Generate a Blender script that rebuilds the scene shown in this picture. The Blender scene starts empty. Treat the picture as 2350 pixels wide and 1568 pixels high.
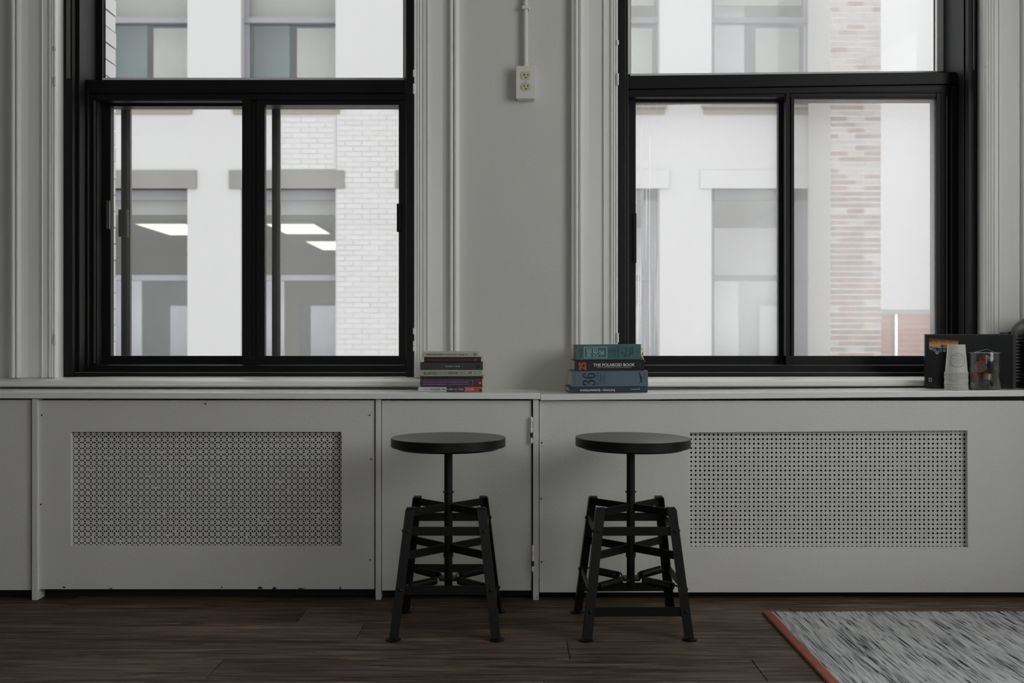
import bpy, bmesh, math, random
from mathutils import Vector, Matrix
from mathutils.geometry import delaunay_2d_cdt

random.seed(7)
PI = math.pi
scene = bpy.context.scene
COL = scene.collection

# ------------------------------------------------------------------ camera, world, lights, exposure
F, EYE = 2284.72, 0.824            # focal length in pixels of the 2350 px frame (35 mm lens), eye height
cam = bpy.data.cameras.new('camera')
cam.lens = 35; cam.sensor_width = 36; cam.sensor_fit = 'HORIZONTAL'
cam.clip_start = 0.05; cam.clip_end = 200
cam.dof.use_dof = True; cam.dof.focus_distance = 3.15; cam.dof.aperture_fstop = 4.5
camo = bpy.data.objects.new('camera', cam); COL.objects.link(camo)
camo.location = (0, 0, EYE); camo.rotation_euler = (PI / 2, 0, 0)
scene.camera = camo

world = bpy.data.worlds.new('overcast_sky'); scene.world = world
world.use_nodes = True
bg = world.node_tree.nodes['Background']
bg.inputs['Color'].default_value = (0.97, 0.99, 1.0, 1)
bg.inputs['Strength'].default_value = 2.7

def area(name, loc, rot, sx, sy, power, col=(1, 1, 1)):
    l = bpy.data.lights.new(name, 'AREA'); l.shape = 'RECTANGLE'
    l.size = sx; l.size_y = sy; l.energy = power; l.color = col
    o = bpy.data.objects.new(name, l); COL.objects.link(o)
    o.location = loc; o.rotation_euler = rot
    return o
# daylight through the right wall's window, plus a fill added behind the camera
area('daylight_right_window', (2.36, 0.95, 1.80), (0, PI / 2, 0), 1.7, 2.1, 20, (1, 0.99, 0.97))
area('rear_fill', (0.0, -2.95, 1.70), (PI / 2, 0, 0), 1.3, 1.5, 2.6, (1, 0.985, 0.95))

vs = scene.view_settings
scene.display_settings.display_device = 'sRGB'
vs.view_transform = 'Standard'; vs.look = 'None'; vs.gamma = 1.0; vs.use_curve_mapping = False
vs.exposure = 0.0
scene.cycles.use_denoising = True
scene.cycles.max_bounces = 10
scene.cycles.diffuse_bounces = 6
scene.cycles.transparent_max_bounces = 16

def PX(px, d): return (px - 1175) / F * d
def PZ(py, d): return EYE - (py - 784) / F * d

# ------------------------------------------------------------------ materials
def M(name, col, rough=0.5, metal=0.0, noise=None, bump=None, spec=0.5, rnd=0.0, coord='Object'):
    m = bpy.data.materials.new(name); m.use_nodes = True
    nt = m.node_tree; N = nt.nodes; L = nt.links
    b = N['Principled BSDF']
    b.inputs['Base Color'].default_value = (*col, 1)
    b.inputs['Roughness'].default_value = rough
    b.inputs['Metallic'].default_value = metal
    b.inputs['Specular IOR Level'].default_value = spec
    tc = N.new('ShaderNodeTexCoord')
    src = None
    if noise or rnd:
        mix = N.new('ShaderNodeMix'); mix.data_type = 'RGBA'
        a = noise[1] if noise else 0.0
        mix.inputs[6].default_value = (*[c * (1 - a) for c in col], 1)
        mix.inputs[7].default_value = (*[min(1, c * (1 + a)) for c in col], 1)
        if noise:
            n = N.new('ShaderNodeTexNoise'); n.inputs['Scale'].default_value = noise[0]; n.inputs['Detail'].default_value = 5
            if len(noise) > 2:
                mp = N.new('ShaderNodeMapping'); mp.inputs['Scale'].default_value = noise[2]
                L.new(tc.outputs[coord], mp.inputs['Vector']); L.new(mp.outputs['Vector'], n.inputs['Vector'])
            else:
                L.new(tc.outputs[coord], n.inputs['Vector'])
            L.new(n.outputs['Fac'], mix.inputs[0])
        out = mix.outputs[2]
        if rnd:
            oi = N.new('ShaderNodeObjectInfo')
            mr = N.new('ShaderNodeMapRange'); mr.inputs['To Min'].default_value = 1 - rnd; mr.inputs['To Max'].default_value = 1 + rnd
            L.new(oi.outputs['Random'], mr.inputs['Value'])
            mul = N.new('ShaderNodeMix'); mul.data_type = 'RGBA'; mul.blend_type = 'MULTIPLY'; mul.inputs[0].default_value = 1
            L.new(out, mul.inputs[6]); L.new(mr.outputs['Result'], mul.inputs[7]); out = mul.outputs[2]
        L.new(out, b.inputs['Base Color'])
    if bump:
        n2 = N.new('ShaderNodeTexNoise'); n2.inputs['Scale'].default_value = bump[0]; n2.inputs['Detail'].default_value = 4
        if len(bump) > 2:
            mp = N.new('ShaderNodeMapping'); mp.inputs['Scale'].default_value = bump[2]
            L.new(tc.outputs[coord], mp.inputs['Vector']); L.new(mp.outputs['Vector'], n2.inputs['Vector'])
        else:
            L.new(tc.outputs[coord], n2.inputs['Vector'])
        bp = N.new('ShaderNodeBump'); bp.inputs['Strength'].default_value = bump[1]; bp.inputs['Distance'].default_value = 0.002
        L.new(n2.outputs['Fac'], bp.inputs['Height']); L.new(bp.outputs['Normal'], b.inputs['Normal'])
    return m

def emit(name, col, strength):
    m = bpy.data.materials.new(name); m.use_nodes = True
    nt = m.node_tree; nt.nodes.clear()
    e = nt.nodes.new('ShaderNodeEmission'); e.inputs['Color'].default_value = (*col, 1); e.inputs['Strength'].default_value = strength
    o = nt.nodes.new('ShaderNodeOutputMaterial'); nt.links.new(e.outputs[0], o.inputs[0])
    return m

def glass_pane(name, haze_lo, haze_hi, scale=(3, 3, 1.2), tint=(1, 1, 1), gloss=0.012, streak=False):
    """clear thin pane with a film of dust that scatters the light passing through it"""
    m = bpy.data.materials.new(name); m.use_nodes = True
    nt = m.node_tree; N = nt.nodes; L = nt.links; N.clear()
    out = N.new('ShaderNodeOutputMaterial')
    tr = N.new('ShaderNodeBsdfTransparent'); tr.inputs['Color'].default_value = (*tint, 1)
    gl = N.new('ShaderNodeBsdfGlossy'); gl.inputs['Roughness'].default_value = 0.03
    tl = N.new('ShaderNodeBsdfTranslucent'); tl.inputs['Color'].default_value = (1.0, 1.0, 1.0, 1)
    df = N.new('ShaderNodeBsdfDiffuse'); df.inputs['Color'].default_value = (0.6, 0.6, 0.6, 1)
    dust = N.new('ShaderNodeMixShader'); dust.inputs[0].default_value = 0.05
    L.new(tl.outputs[0], dust.inputs[1]); L.new(df.outputs[0], dust.inputs[2])
    tc = N.new('ShaderNodeTexCoord'); mp = N.new('ShaderNodeMapping'); mp.inputs['Scale'].default_value = scale
    L.new(tc.outputs['Object'], mp.inputs['Vector'])
    n = N.new('ShaderNodeTexNoise'); n.inputs['Scale'].default_value = 1.2; n.inputs['Detail'].default_value = 2; n.inputs['Roughness'].default_value = 0.5
    L.new(mp.outputs['Vector'], n.inputs['Vector'])
    mr = N.new('ShaderNodeMapRange'); mr.inputs['From Min'].default_value = 0.3; mr.inputs['From Max'].default_value = 0.75
    mr.inputs['To Min'].default_value = haze_lo; mr.inputs['To Max'].default_value = haze_hi
    L.new(n.outputs['Fac'], mr.inputs['Value'])
    fac = mr.outputs['Result']
    if streak:   # dried water runs, strongest near the stile on local x = 0
        mp2 = N.new('ShaderNodeMapping'); mp2.inputs['Scale'].default_value = (160, 1, 2.2)
        L.new(tc.outputs['Object'], mp2.inputs['Vector'])
        n2 = N.new('ShaderNodeTexNoise'); n2.inputs['Scale'].default_value = 1.0; n2.inputs['Detail'].default_value = 4
        L.new(mp2.outputs['Vector'], n2.inputs['Vector'])
        sx = N.new('ShaderNodeSeparateXYZ'); L.new(tc.outputs['Object'], sx.inputs[0])
        near = N.new('ShaderNodeMapRange'); near.inputs['From Min'].default_value = 0.02; near.inputs['From Max'].default_value = 0.12
        near.inputs['To Min'].default_value = 0.45; near.inputs['To Max'].default_value = 0.0
        L.new(sx.outputs['X'], near.inputs['Value'])
        th = N.new('ShaderNodeMapRange'); th.inputs['From Min'].default_value = 0.52; th.inputs['From Max'].default_value = 0.72
        L.new(n2.outputs['Fac'], th.inputs['Value'])
        mu = N.new('ShaderNodeMath'); mu.operation = 'MULTIPLY'; L.new(near.outputs['Result'], mu.inputs[0]); L.new(th.outputs['Result'], mu.inputs[1])
        ad = N.new('ShaderNodeMath'); ad.operation = 'ADD'; ad.use_clamp = True
        L.new(fac, ad.inputs[0]); L.new(mu.outputs[0], ad.inputs[1]); fac = ad.outputs[0]
    mx = N.new('ShaderNodeMixShader'); L.new(fac, mx.inputs[0]); L.new(tr.outputs[0], mx.inputs[1]); L.new(dust.outputs[0], mx.inputs[2])
    mg = N.new('ShaderNodeMixShader'); mg.inputs[0].default_value = gloss; L.new(mx.outputs[0], mg.inputs[1]); L.new(gl.outputs[0], mg.inputs[2])
    L.new(mg.outputs[0], out.inputs[0])
    return m

def wood_floor():
    m = bpy.data.materials.new('dark_stained_oak'); m.use_nodes = True
    nt = m.node_tree; N = nt.nodes; L = nt.links; b = N['Principled BSDF']
    tc = N.new('ShaderNodeTexCoord'); oi = N.new('ShaderNodeObjectInfo')
    sc = N.new('ShaderNodeMath'); sc.operation = 'MULTIPLY'; sc.inputs[1].default_value = 37.0; L.new(oi.outputs['Random'], sc.inputs[0])
    ad = N.new('ShaderNodeVectorMath'); ad.operation = 'ADD'; L.new(tc.outputs['Object'], ad.inputs[0]); L.new(sc.outputs[0], ad.inputs[1])
    mp = N.new('ShaderNodeMapping'); mp.inputs['Scale'].default_value = (2.2, 42, 10); L.new(ad.outputs[0], mp.inputs['Vector'])
    n1 = N.new('ShaderNodeTexNoise'); n1.inputs['Scale'].default_value = 1.6; n1.inputs['Detail'].default_value = 8; n1.inputs['Roughness'].default_value = 0.68; n1.inputs['Distortion'].default_value = 1.3
    L.new(mp.outputs[0], n1.inputs['Vector'])
    mp2 = N.new('ShaderNodeMapping'); mp2.inputs['Scale'].default_value = (1.2, 5, 3); L.new(ad.outputs[0], mp2.inputs['Vector'])
    n2 = N.new('ShaderNodeTexNoise'); n2.inputs['Scale'].default_value = 1.3; n2.inputs['Detail'].default_value = 3; L.new(mp2.outputs[0], n2.inputs['Vector'])
    r = N.new('ShaderNodeValToRGB')
    e = r.color_ramp.elements
    e[0].position = 0.32; e[0].color = (0.018, 0.0128, 0.0094, 1)
    e[1].position = 0.7; e[1].color = (0.29, 0.20, 0.145, 1)
    x = e.new(0.5); x.color = (0.112, 0.078, 0.056, 1)
    L.new(n1.outputs['Fac'], r.inputs['Fac'])
    mr = N.new('ShaderNodeMapRange'); mr.inputs['From Min'].default_value = 0.3; mr.inputs['From Max'].default_value = 0.7
    mr.inputs['To Min'].default_value = 0.62; mr.inputs['To Max'].default_value = 1.25; L.new(n2.outputs['Fac'], mr.inputs['Value'])
    mr2 = N.new('ShaderNodeMapRange'); mr2.inputs['To Min'].default_value = 0.78; mr2.inputs['To Max'].default_value = 1.22; L.new(oi.outputs['Random'], mr2.inputs['Value'])
    mm = N.new('ShaderNodeMath'); mm.operation = 'MULTIPLY'; L.new(mr.outputs[0], mm.inputs[0]); L.new(mr2.outputs[0], mm.inputs[1])
    mul = N.new('ShaderNodeMix'); mul.data_type = 'RGBA'; mul.blend_type = 'MULTIPLY'; mul.inputs[0].default_value = 1
    L.new(r.outputs[0], mul.inputs[6]); L.new(mm.outputs[0], mul.inputs[7]); L.new(mul.outputs[2], b.inputs['Base Color'])
    rr = N.new('ShaderNodeMapRange'); rr.inputs['To Min'].default_value = 0.62; rr.inputs['To Max'].default_value = 0.42; L.new(n1.outputs['Fac'], rr.inputs['Value']); L.new(rr.outputs[0], b.inputs['Roughness'])
    b.inputs['Specular IOR Level'].default_value = 0.14
    bp = N.new('ShaderNodeBump'); bp.inputs['Strength'].default_value = 0.25; bp.inputs['Distance'].default_value = 0.001
    L.new(n1.outputs['Fac'], bp.inputs['Height']); L.new(bp.outputs[0], b.inputs['Normal'])
    return m

def rug_weave():
    m = bpy.data.materials.new('grey_melange_yarn'); m.use_nodes = True
    nt = m.node_tree; N = nt.nodes; L = nt.links; b = N['Principled BSDF']
    tc = N.new('ShaderNodeTexCoord')
    mp = N.new('ShaderNodeMapping'); mp.inputs['Scale'].default_value = (320, 6, 1); L.new(tc.outputs['Object'], mp.inputs['Vector'])
    n1 = N.new('ShaderNodeTexNoise'); n1.inputs['Scale'].default_value = 1.0; n1.inputs['Detail'].default_value = 2; n1.inputs['Roughness'].default_value = 0.6; L.new(mp.outputs[0], n1.inputs['Vector'])
    mp2 = N.new('ShaderNodeMapping'); mp2.inputs['Scale'].default_value = (14, 2.2, 1); L.new(tc.outputs['Object'], mp2.inputs['Vector'])
    n2 = N.new('ShaderNodeTexNoise'); n2.inputs['Scale'].default_value = 1.0; n2.inputs['Detail'].default_value = 3; L.new(mp2.outputs[0], n2.inputs['Vector'])
    ad = N.new('ShaderNodeMath'); ad.operation = 'MULTIPLY_ADD'; ad.inputs[1].default_value = 0.22; L.new(n2.outputs['Fac'], ad.inputs[0]); L.new(n1.outputs['Fac'], ad.inputs[2])
    r = N.new('ShaderNodeValToRGB'); e = r.color_ramp.elements
    e[0].position = 0.44; e[0].color = (0.075, 0.078, 0.085, 1)
    e[1].position = 0.76; e[1].color = (0.95, 0.95, 0.94, 1)
    x = e.new(0.60); x.color = (0.82, 0.825, 0.84, 1)
    L.new(ad.outputs[0], r.inputs['Fac']); L.new(r.outputs[0], b.inputs['Base Color'])
    b.inputs['Roughness'].default_value = 0.9; b.inputs['Specular IOR Level'].default_value = 0.1
    return m

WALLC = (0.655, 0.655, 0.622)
m_plaster = M('painted_plaster', WALLC, 0.6, noise=(6, 0.03), bump=(90, 0.25))
m_paint = M('white_gloss_paint', (0.83, 0.83, 0.80), 0.28, noise=(9, 0.035), bump=(60, 0.18))
m_cab = M('white_painted_plywood', (0.70, 0.70, 0.67), 0.42, noise=(7, 0.04), bump=(110, 0.28, (1, 1, 2)))
m_top = M('white_countertop_paint', (0.88, 0.88, 0.86), 0.2, noise=(10, 0.04), bump=(50, 0.12), spec=0.6)
m_grille = M('white_painted_sheet_metal', (0.70, 0.70, 0.675), 0.4, noise=(20, 0.05))
m_dark = M('shade_dark_board', (0.02, 0.02, 0.018), 0.9, noise=(5, 0.2))  # near-black colour carries the shade of the cabinet cavities and toe gap
m_frame = M('black_aluminium', (0.0080, 0.0082, 0.0080), 0.40, noise=(30, 0.15), bump=(40, 0.08), spec=0.22)
m_metal_glint = M('grey_metal_and_glint', (0.13, 0.125, 0.12), 0.35, 0.6, noise=(20, 0.15))
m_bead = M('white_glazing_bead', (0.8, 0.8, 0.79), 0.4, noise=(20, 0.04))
m_floor = wood_floor()
m_sub = M('subfloor', (0.02, 0.015, 0.012), 0.9, noise=(4, 0.2))
m_rug = rug_weave()
m_border = M('rust_red_binding', (0.32, 0.10, 0.068), 0.75, noise=(25, 0.22), bump=(300, 0.3), spec=0.2)
m_black = M('black_powder_coat', (0.0055, 0.0057, 0.0057), 0.42, noise=(40, 0.15), bump=(120, 0.05), spec=0.3)
m_seat = M('dark_seat_top', (0.057, 0.053, 0.049), 0.36, noise=(5, 0.3, (3, 30, 3)), bump=(40, 0.12, (0.3, 6, 1)))
m_steel = M('bare_steel', (0.42, 0.42, 0.42), 0.3, 1.0, noise=(20, 0.1))
m_conduit = M('painted_conduit', (0.72, 0.72, 0.69), 0.35, noise=(20, 0.04))
m_ivory = M('ivory_plastic', (0.60, 0.57, 0.39), 0.35, noise=(20, 0.04))
m_slot = M('slot_black', (0.01, 0.01, 0.01), 0.8, noise=(20, 0.1))
m_chip = M('bare_primer_dark', (0.03, 0.028, 0.02), 0.8, noise=(60, 0.3))

# ------------------------------------------------------------------ mesh builder
class MB:
    def __init__(s): s.v = []; s.f = []
    def add(s, vs, fs):
        n = len(s.v); s.v += [tuple(p) for p in vs]; s.f += [tuple(i + n for i in f) for f in fs]; return s
    def box(s, x0, x1, y0, y1, z0, z1):
        return s.boxt(x0, x1, y0, y1, z0, z1, z0, z1)
    def boxt(s, x0, x1, y0, y1, zl0, zl1, zr0, zr1):
        vs = [(x0, y0, zl0), (x1, y0, zr0), (x1, y1, zr0), (x0, y1, zl0), (x0, y0, zl1), (x1, y0, zr1), (x1, y1, zr1), (x0, y1, zl1)]
        return s.add(vs, [(0, 3, 2, 1), (4, 5, 6, 7), (0, 1, 5, 4), (1, 2, 6, 5), (2, 3, 7, 6), (3, 0, 4, 7)])
    def prism(s, poly, fn, a, b):
        """poly: 2D points (counter-clockwise seen from b), fn(u, v, t) -> 3D"""
        n = len(poly)
        vs = [fn(u, v, a) for u, v in poly] + [fn(u, v, b) for u, v in poly]
        fs = [tuple(range(n - 1, -1, -1)), tuple(range(n, 2 * n))] + [(i, (i + 1) % n, (i + 1) % n + n, i + n) for i in range(n)]
        return s.add(vs, fs)
    def tube(s, pts, r, n=10, cap=True):
        pts = [Vector(p) for p in pts]; m = len(pts)
        t0 = (pts[1] - pts[0]).normalized()
        up = Vector((0, 0, 1)) if abs(t0.z) < 0.9 else Vector((1, 0, 0))
        u = t0.cross(up).normalized()
        vs = []
        for i, p in enumerate(pts):
            t = (pts[min(i + 1, m - 1)] - pts[max(i - 1, 0)]).normalized()
            u = (u - t * u.dot(t)).normalized(); w = t.cross(u)
            rr = r[i] if isinstance(r, (list, tuple)) else r
            for k in range(n):
                a = 2 * PI * k / n
                vs.append(p + (u * math.cos(a) + w * math.sin(a)) * rr)
        fs = []
        for i in range(m - 1):
            for k in range(n):
                fs.append((i * n + k, i * n + (k + 1) % n, (i + 1) * n + (k + 1) % n, (i + 1) * n + k))
        if cap:
            fs.append(tuple(range(n - 1, -1, -1))); fs.append(tuple((m - 1) * n + k for k in range(n)))
        return s.add(vs, fs)
    def cyl(s, p0, p1, r, n=16): return s.tube([p0, p1], r, n)
    def lathe(s, prof, n=32, c=(0, 0, 0), cap=True, mat=None):
        vs = []
        for r, z in prof:
            for k in range(n):
                a = 2 * PI * k / n
                p = Vector((r * math.cos(a), r * math.sin(a), z))
                if mat is not None: p = mat @ p
                vs.append(p + Vector(c))
        fs = []
        for i in range(len(prof) - 1):
            for k in range(n):
                fs.append((i * n + k, i * n + (k + 1) % n, (i + 1) * n + (k + 1) % n, (i + 1) * n + k))
        if cap:
            fs.append(tuple(range(n - 1, -1, -1))); fs.append(tuple((len(prof) - 1) * n + k for k in range(n)))
        return s.add(vs, fs)
    def torus(s, c, R, r, n=24, m=8, mat=None):
        vs = []
        for i in range(n):
            a = 2 * PI * i / n
            for k in range(m):
                b = 2 * PI * k / m
                p = Vector(((R + r * math.cos(b)) * math.cos(a), (R + r * math.cos(b)) * math.sin(a), r * math.sin(b)))
                if mat is not None: p = mat @ p
                vs.append(p + Vector(c))
        fs = [(i * m + k, ((i + 1) % n) * m + k, ((i + 1) % n) * m + (k + 1) % m, i * m + (k + 1) % m) for i in range(n) for k in range(m)]
        return s.add(vs, fs)
    def mesh(s, name, org=(0, 0, 0)):
        me = bpy.data.meshes.new(name)
        o = Vector(org)
        me.from_pydata([Vector(p) - o for p in s.v], [], s.f); me.update()
        return me

def tag(o, label=None, cat=None, group=None, kind=None):
    if label: o['label'] = label
    if cat: o['category'] = cat
    if group: o['group'] = group
    if kind: o['kind'] = kind
    return o

def smooth(me, ang=40):
    me.polygons.foreach_set('use_smooth', [True] * len(me.polygons))
    try: me.set_sharp_from_angle(angle=math.radians(ang))
    except Exception: pass

def obj(name, mb, mat, parent=None, loc=None, bevel=0, sm=False, solid=0, label=None):
    """links ONE mesh object. mb holds coordinates in the parent's frame (world for top level); loc moves its origin there."""
    loc = Vector(loc) if loc is not None else Vector((0, 0, 0))
    me = mb.mesh(name, loc) if isinstance(mb, MB) else mb
    if mat is not None and not me.materials: me.materials.append(mat)
    if sm: smooth(me)
    o = bpy.data.objects.new(name, me); COL.objects.link(o)
    if parent is not None: o.parent = parent
    o.location = loc
    if bevel:
        b = o.modifiers.new('bevel', 'BEVEL'); b.width = bevel; b.segments = 2; b.limit_method = 'ANGLE'; b.angle_limit = math.radians(40)
        b.harden_normals = False
    if solid:
        s = o.modifiers.new('thickness', 'SOLIDIFY'); s.thickness = solid; s.offset = 0
    if label: o['label'] = label
    return o

def empty(name, loc=(0, 0, 0), rz=0, **k):
    o = bpy.data.objects.new(name, None); COL.objects.link(o)
    o.location = loc; o.rotation_euler = (0, 0, rz); o.empty_display_size = 0.05
    return tag(o, **k)

def copy_tree(o, parent=None):
    c = o.copy(); COL.objects.link(c)
    if parent is not None: c.parent = parent
    for ch in [x for x in o.children]: copy_tree(ch, c)
    return c

def boxes(*bs):
    m = MB()
    for b in bs: m.box(*b)
    return m

# ------------------------------------------------------------------ lettering (flat print), made in one pass
def serif(s):
    out = ''
    for c in s:
        if 'A' <= c <= 'Z': out += chr(0x1D400 + ord(c) - 65)
        elif 'a' <= c <= 'z': out += chr(0x1D41A + ord(c) - 97)
        elif '0' <= c <= '9': out += chr(0x1D7CE + ord(c) - 48)
        else: out += c
    return out
def fraktur(s):
    return ''.join(chr(0x1D56C + ord(c) - 65) if 'A' <= c <= 'Z' else chr(0x1D586 + ord(c) - 97) if 'a' <= c <= 'z' else c for c in s)
def script(s):
    return ''.join(chr(0x1D4D0 + ord(c) - 65) if 'A' <= c <= 'Z' else chr(0x1D4EA + ord(c) - 97) if 'a' <= c <= 'z' else c for c in s)

TEXTS = {}
WANT = [('DAMN GOOD ADVICE', .035), ('(for people with talent!)', .03), ('George Lois', .03), ('S U S A N   C A I N', .02), (serif('QUIET'), 0),
        ('BILL BRYSON', .02), ('NEITHER', .0), ('HERE NOR', .02), ('THERE', .0),
        ('THE CONDE NAST TRAVELER BOOK OF UNFORGETTABLE JOURNEYS', .01), ('GREAT WRITERS ON GREAT PLACES', .0), ('KLARA GLOWCZEWSKA, EDITOR', .0),
        (serif('WALDEN; OR,'), 0), (serif('LIFE IN'), 0), (serif('THE'), 0), (serif('WOODS'), 0), ('THOREAU', 0), ('VINTAGE', 0),
        ('WHERE', .01), ('CHEFS', .01), ('EAT', .01), ('A GUIDE', .02), ("TO CHEFS'", .02), ('FAVORITE', .02), ('RESTAURANTS', .02),
        (script('The'), .01), (script('Ultimate'), .01), (script('Insiders\''), .01), (script('Guide'), .01),
        ('THE POLAROID BOOK', .03), ('SELECTIONS FROM THE POLAROID COLLECTIONS OF PHOTOGRAPHY', 0), (serif('25'), .02),
        (serif('36'), 0), ('HOURS', -.02), ('125 WEEKENDS', .02), ('IN THE', .02), ('USA & CANADA', .02), (fraktur('The New York Times'), 0), ('TASCHEN', .0),
        ('Brad Downey \u2014 Spontaneous Sculptures', .025), ('gestalten', 0), ('N', .05)]
def make_texts():
    tmp = []
    for s, off in WANT:
        cu = bpy.data.curves.new('txt', 'FONT'); cu.body = s; cu.resolution_u = 3; cu.offset = off
        o = bpy.data.objects.new('txt', cu); COL.objects.link(o); tmp.append((s, o, cu))
    bpy.context.view_layer.update()
    dg = bpy.context.evaluated_depsgraph_get()
    for s, o, cu in tmp:
        me = bpy.data.meshes.new_from_object(o.evaluated_get(dg))
        vs = [v.co.copy() for v in me.vertices]; fs = [tuple(p.vertices) for p in me.polygons]
        x0 = min(v.x for v in vs); x1 = max(v.x for v in vs); y0 = min(v.y for v in vs); y1 = max(v.y for v in vs)
        TEXTS[s] = ([((v.x - x0) / (x1 - x0), (v.y - y0) / (y1 - y0)) for v in vs], fs)
        bpy.data.meshes.remove(me)
    for s, o, cu in tmp:
        bpy.data.objects.remove(o); bpy.data.curves.remove(cu)
make_texts()

def letter(mb, s, x0, x1, z0, z1, y, rot=0):
    """print s into the rectangle on the plane y (facing -Y); rot 0, 90 (reads upward) or 180"""
    pts, fs = TEXTS[s]
    vs = []
    for u, v in pts:
        if rot == 90: a, b = 1 - v, u
        elif rot == 180: a, b = 1 - u, 1 - v
        else: a, b = u, v
        vs.append((x0 + a * (x1 - x0), y, z0 + b * (z1 - z0)))
    mb.add(vs, fs)

# ------------------------------------------------------------------ room shell
WY = 3.45            # room face of the window wall
WOUT = 3.875         # outside face
CEIL = 3.3
XL1, XR1 = -1.572, -0.3378
XL2, XR2 = 0.3647, 1.6316
WB, WT = 0.667, 2.9
RX0, RX1, RY0 = -2.35, 2.4, -3.0

wall = MB()
wall.box(RX0 - .2, RX1 + .2, WY, WOUT, -0.1, WB)
wall.box(RX0 - .2, RX1 + .2, WY, WOUT, WT, CEIL + .2)
wall.box(RX0 - .2, XL1, WY, WOUT, WB, WT)
wall.box(XR1, XL2, WY, WOUT, WB, WT)
wall.box(XR2, RX1 + .2, WY, 3.79, WB, WT)
wall_back = tag(obj('wall_back', wall, m_plaster), 'white plastered wall with two windows and a pier between', 'wall', kind='structure')

# white-painted brick reveals outside the glass
m_wbrick = M('white_painted_brick', (0.540, 0.534, 0.525), 0.7, noise=(30, 0.05), bump=(60, 0.4), rnd=0.06)
bk = MB().box(0, 0.029, 0, 0.125, 0, 0.0575).mesh('brick'); bk.materials.append(m_wbrick)
bk2 = MB().box(0.011, 0.029, 0, 0.034, 0, 0.0575).mesh('brick'); bk2.materials.append(m_wbrick)
for xs, bme_ in ((XL1, bk), (XR2 - 0.029, bk2)):
    z = 0.70; k = 0
    while z < 2.86:
        b = bpy.data.objects.new('brick', bme_); COL.objects.link(b); b.parent = wall_back
        b.location = (xs + random.uniform(-.0015, .0015), 3.752, z); z += 0.0632; k += 1

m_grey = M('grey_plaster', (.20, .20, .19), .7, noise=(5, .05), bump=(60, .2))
def slab(name, bxs, mat, label, cat):
    return tag(obj(name, boxes(*bxs), mat), label, cat, kind='structure')
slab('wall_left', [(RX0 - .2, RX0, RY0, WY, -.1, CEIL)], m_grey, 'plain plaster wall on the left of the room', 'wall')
slab('wall_right', [(RX1, RX1 + .2, RY0, -.15, -.1, CEIL), (RX1, RX1 + .2, 2.05, WY, -.1, CEIL), (RX1, RX1 + .2, -.15, 2.05, -.1, .9), (RX1, RX1 + .2, -.15, 2.05, 2.7, CEIL)],
     m_plaster, 'white plaster wall on the right with its own window opening', 'wall')
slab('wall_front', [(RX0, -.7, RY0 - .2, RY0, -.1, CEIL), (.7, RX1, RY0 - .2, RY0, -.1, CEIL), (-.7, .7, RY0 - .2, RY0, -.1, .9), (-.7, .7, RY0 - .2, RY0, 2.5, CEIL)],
     m_grey, 'grey plaster wall with an opening added for the fill light, facing the two windows', 'wall')  # rear opening made only to go with the fill
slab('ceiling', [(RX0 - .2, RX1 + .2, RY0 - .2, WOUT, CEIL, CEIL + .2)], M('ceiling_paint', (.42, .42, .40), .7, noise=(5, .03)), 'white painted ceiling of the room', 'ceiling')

# floor of dark planks, each one its own piece
floor = tag(obj('floor', boxes((RX0, RX1, RY0, WY, -.06, -.0175)), m_sub), 'dark stained wooden floor of wide planks', 'floor', kind='structure')
PW = 0.166
row_y = [2.415 - PW * k for k in range(34, 0, -1)] + [2.415 + PW * k for k in range(0, 7)]
seams = {0: [-.748, .62], 1: [-1.55, .15, 1.62], 2: [-1.9, -.432, 1.3], 3: [-.632, .855], 4: [-1.4, .2, 1.7], 5: [-.9, .6]}
plank_meshes = {}
for i, y in enumerate(row_y):
    k = round((y - 2.415) / PW)
    cuts = seams.get(k)
    if cuts is None:
        rr = random.Random(k * 13 + 5); x = RX0 + rr.uniform(.4, 1.5); cuts = []
        while x < RX1 - .3: cuts.append(x); x += rr.uniform(1.2, 1.8)
    ends = [RX0] + [c for c in cuts if RX0 < c < RX1] + [RX1]
    y1 = min(y + PW, WY) - 0.0008
    y0 = y + 0.0008
    if y < RY0: continue
    for a, b in zip(ends[:-1], ends[1:]):
        m = MB(); x0, x1 = a + .0008, b - .0008; c = .0012
        vs = [(x0, y0, -.0175), (x1, y0, -.0175), (x1, y1, -.0175), (x0, y1, -.0175),
              (x0, y0, -c), (x1, y0, -c), (x1, y1, -c), (x0, y1, -c),
              (x0 + c, y0 + c, 0), (x1 - c, y0 + c, 0), (x1 - c, y1 - c, 0), (x0 + c, y1 - c, 0)]
        m.add(vs, [(3, 2, 1, 0), (0, 1, 5, 4), (1, 2, 6, 5), (2, 3, 7, 6), (3, 0, 4, 7), (4, 5, 9, 8), (5, 6, 10, 9), (6, 7, 11, 10), (7, 4, 8, 11), (8, 9, 10, 11)])
        o = obj('plank', m, m_floor, floor, loc=((a + b) / 2, y + PW / 2, random.uniform(-.0004, .0002)))
        for v in o.data.vertices: v.co.z += o.location.z * 0

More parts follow.
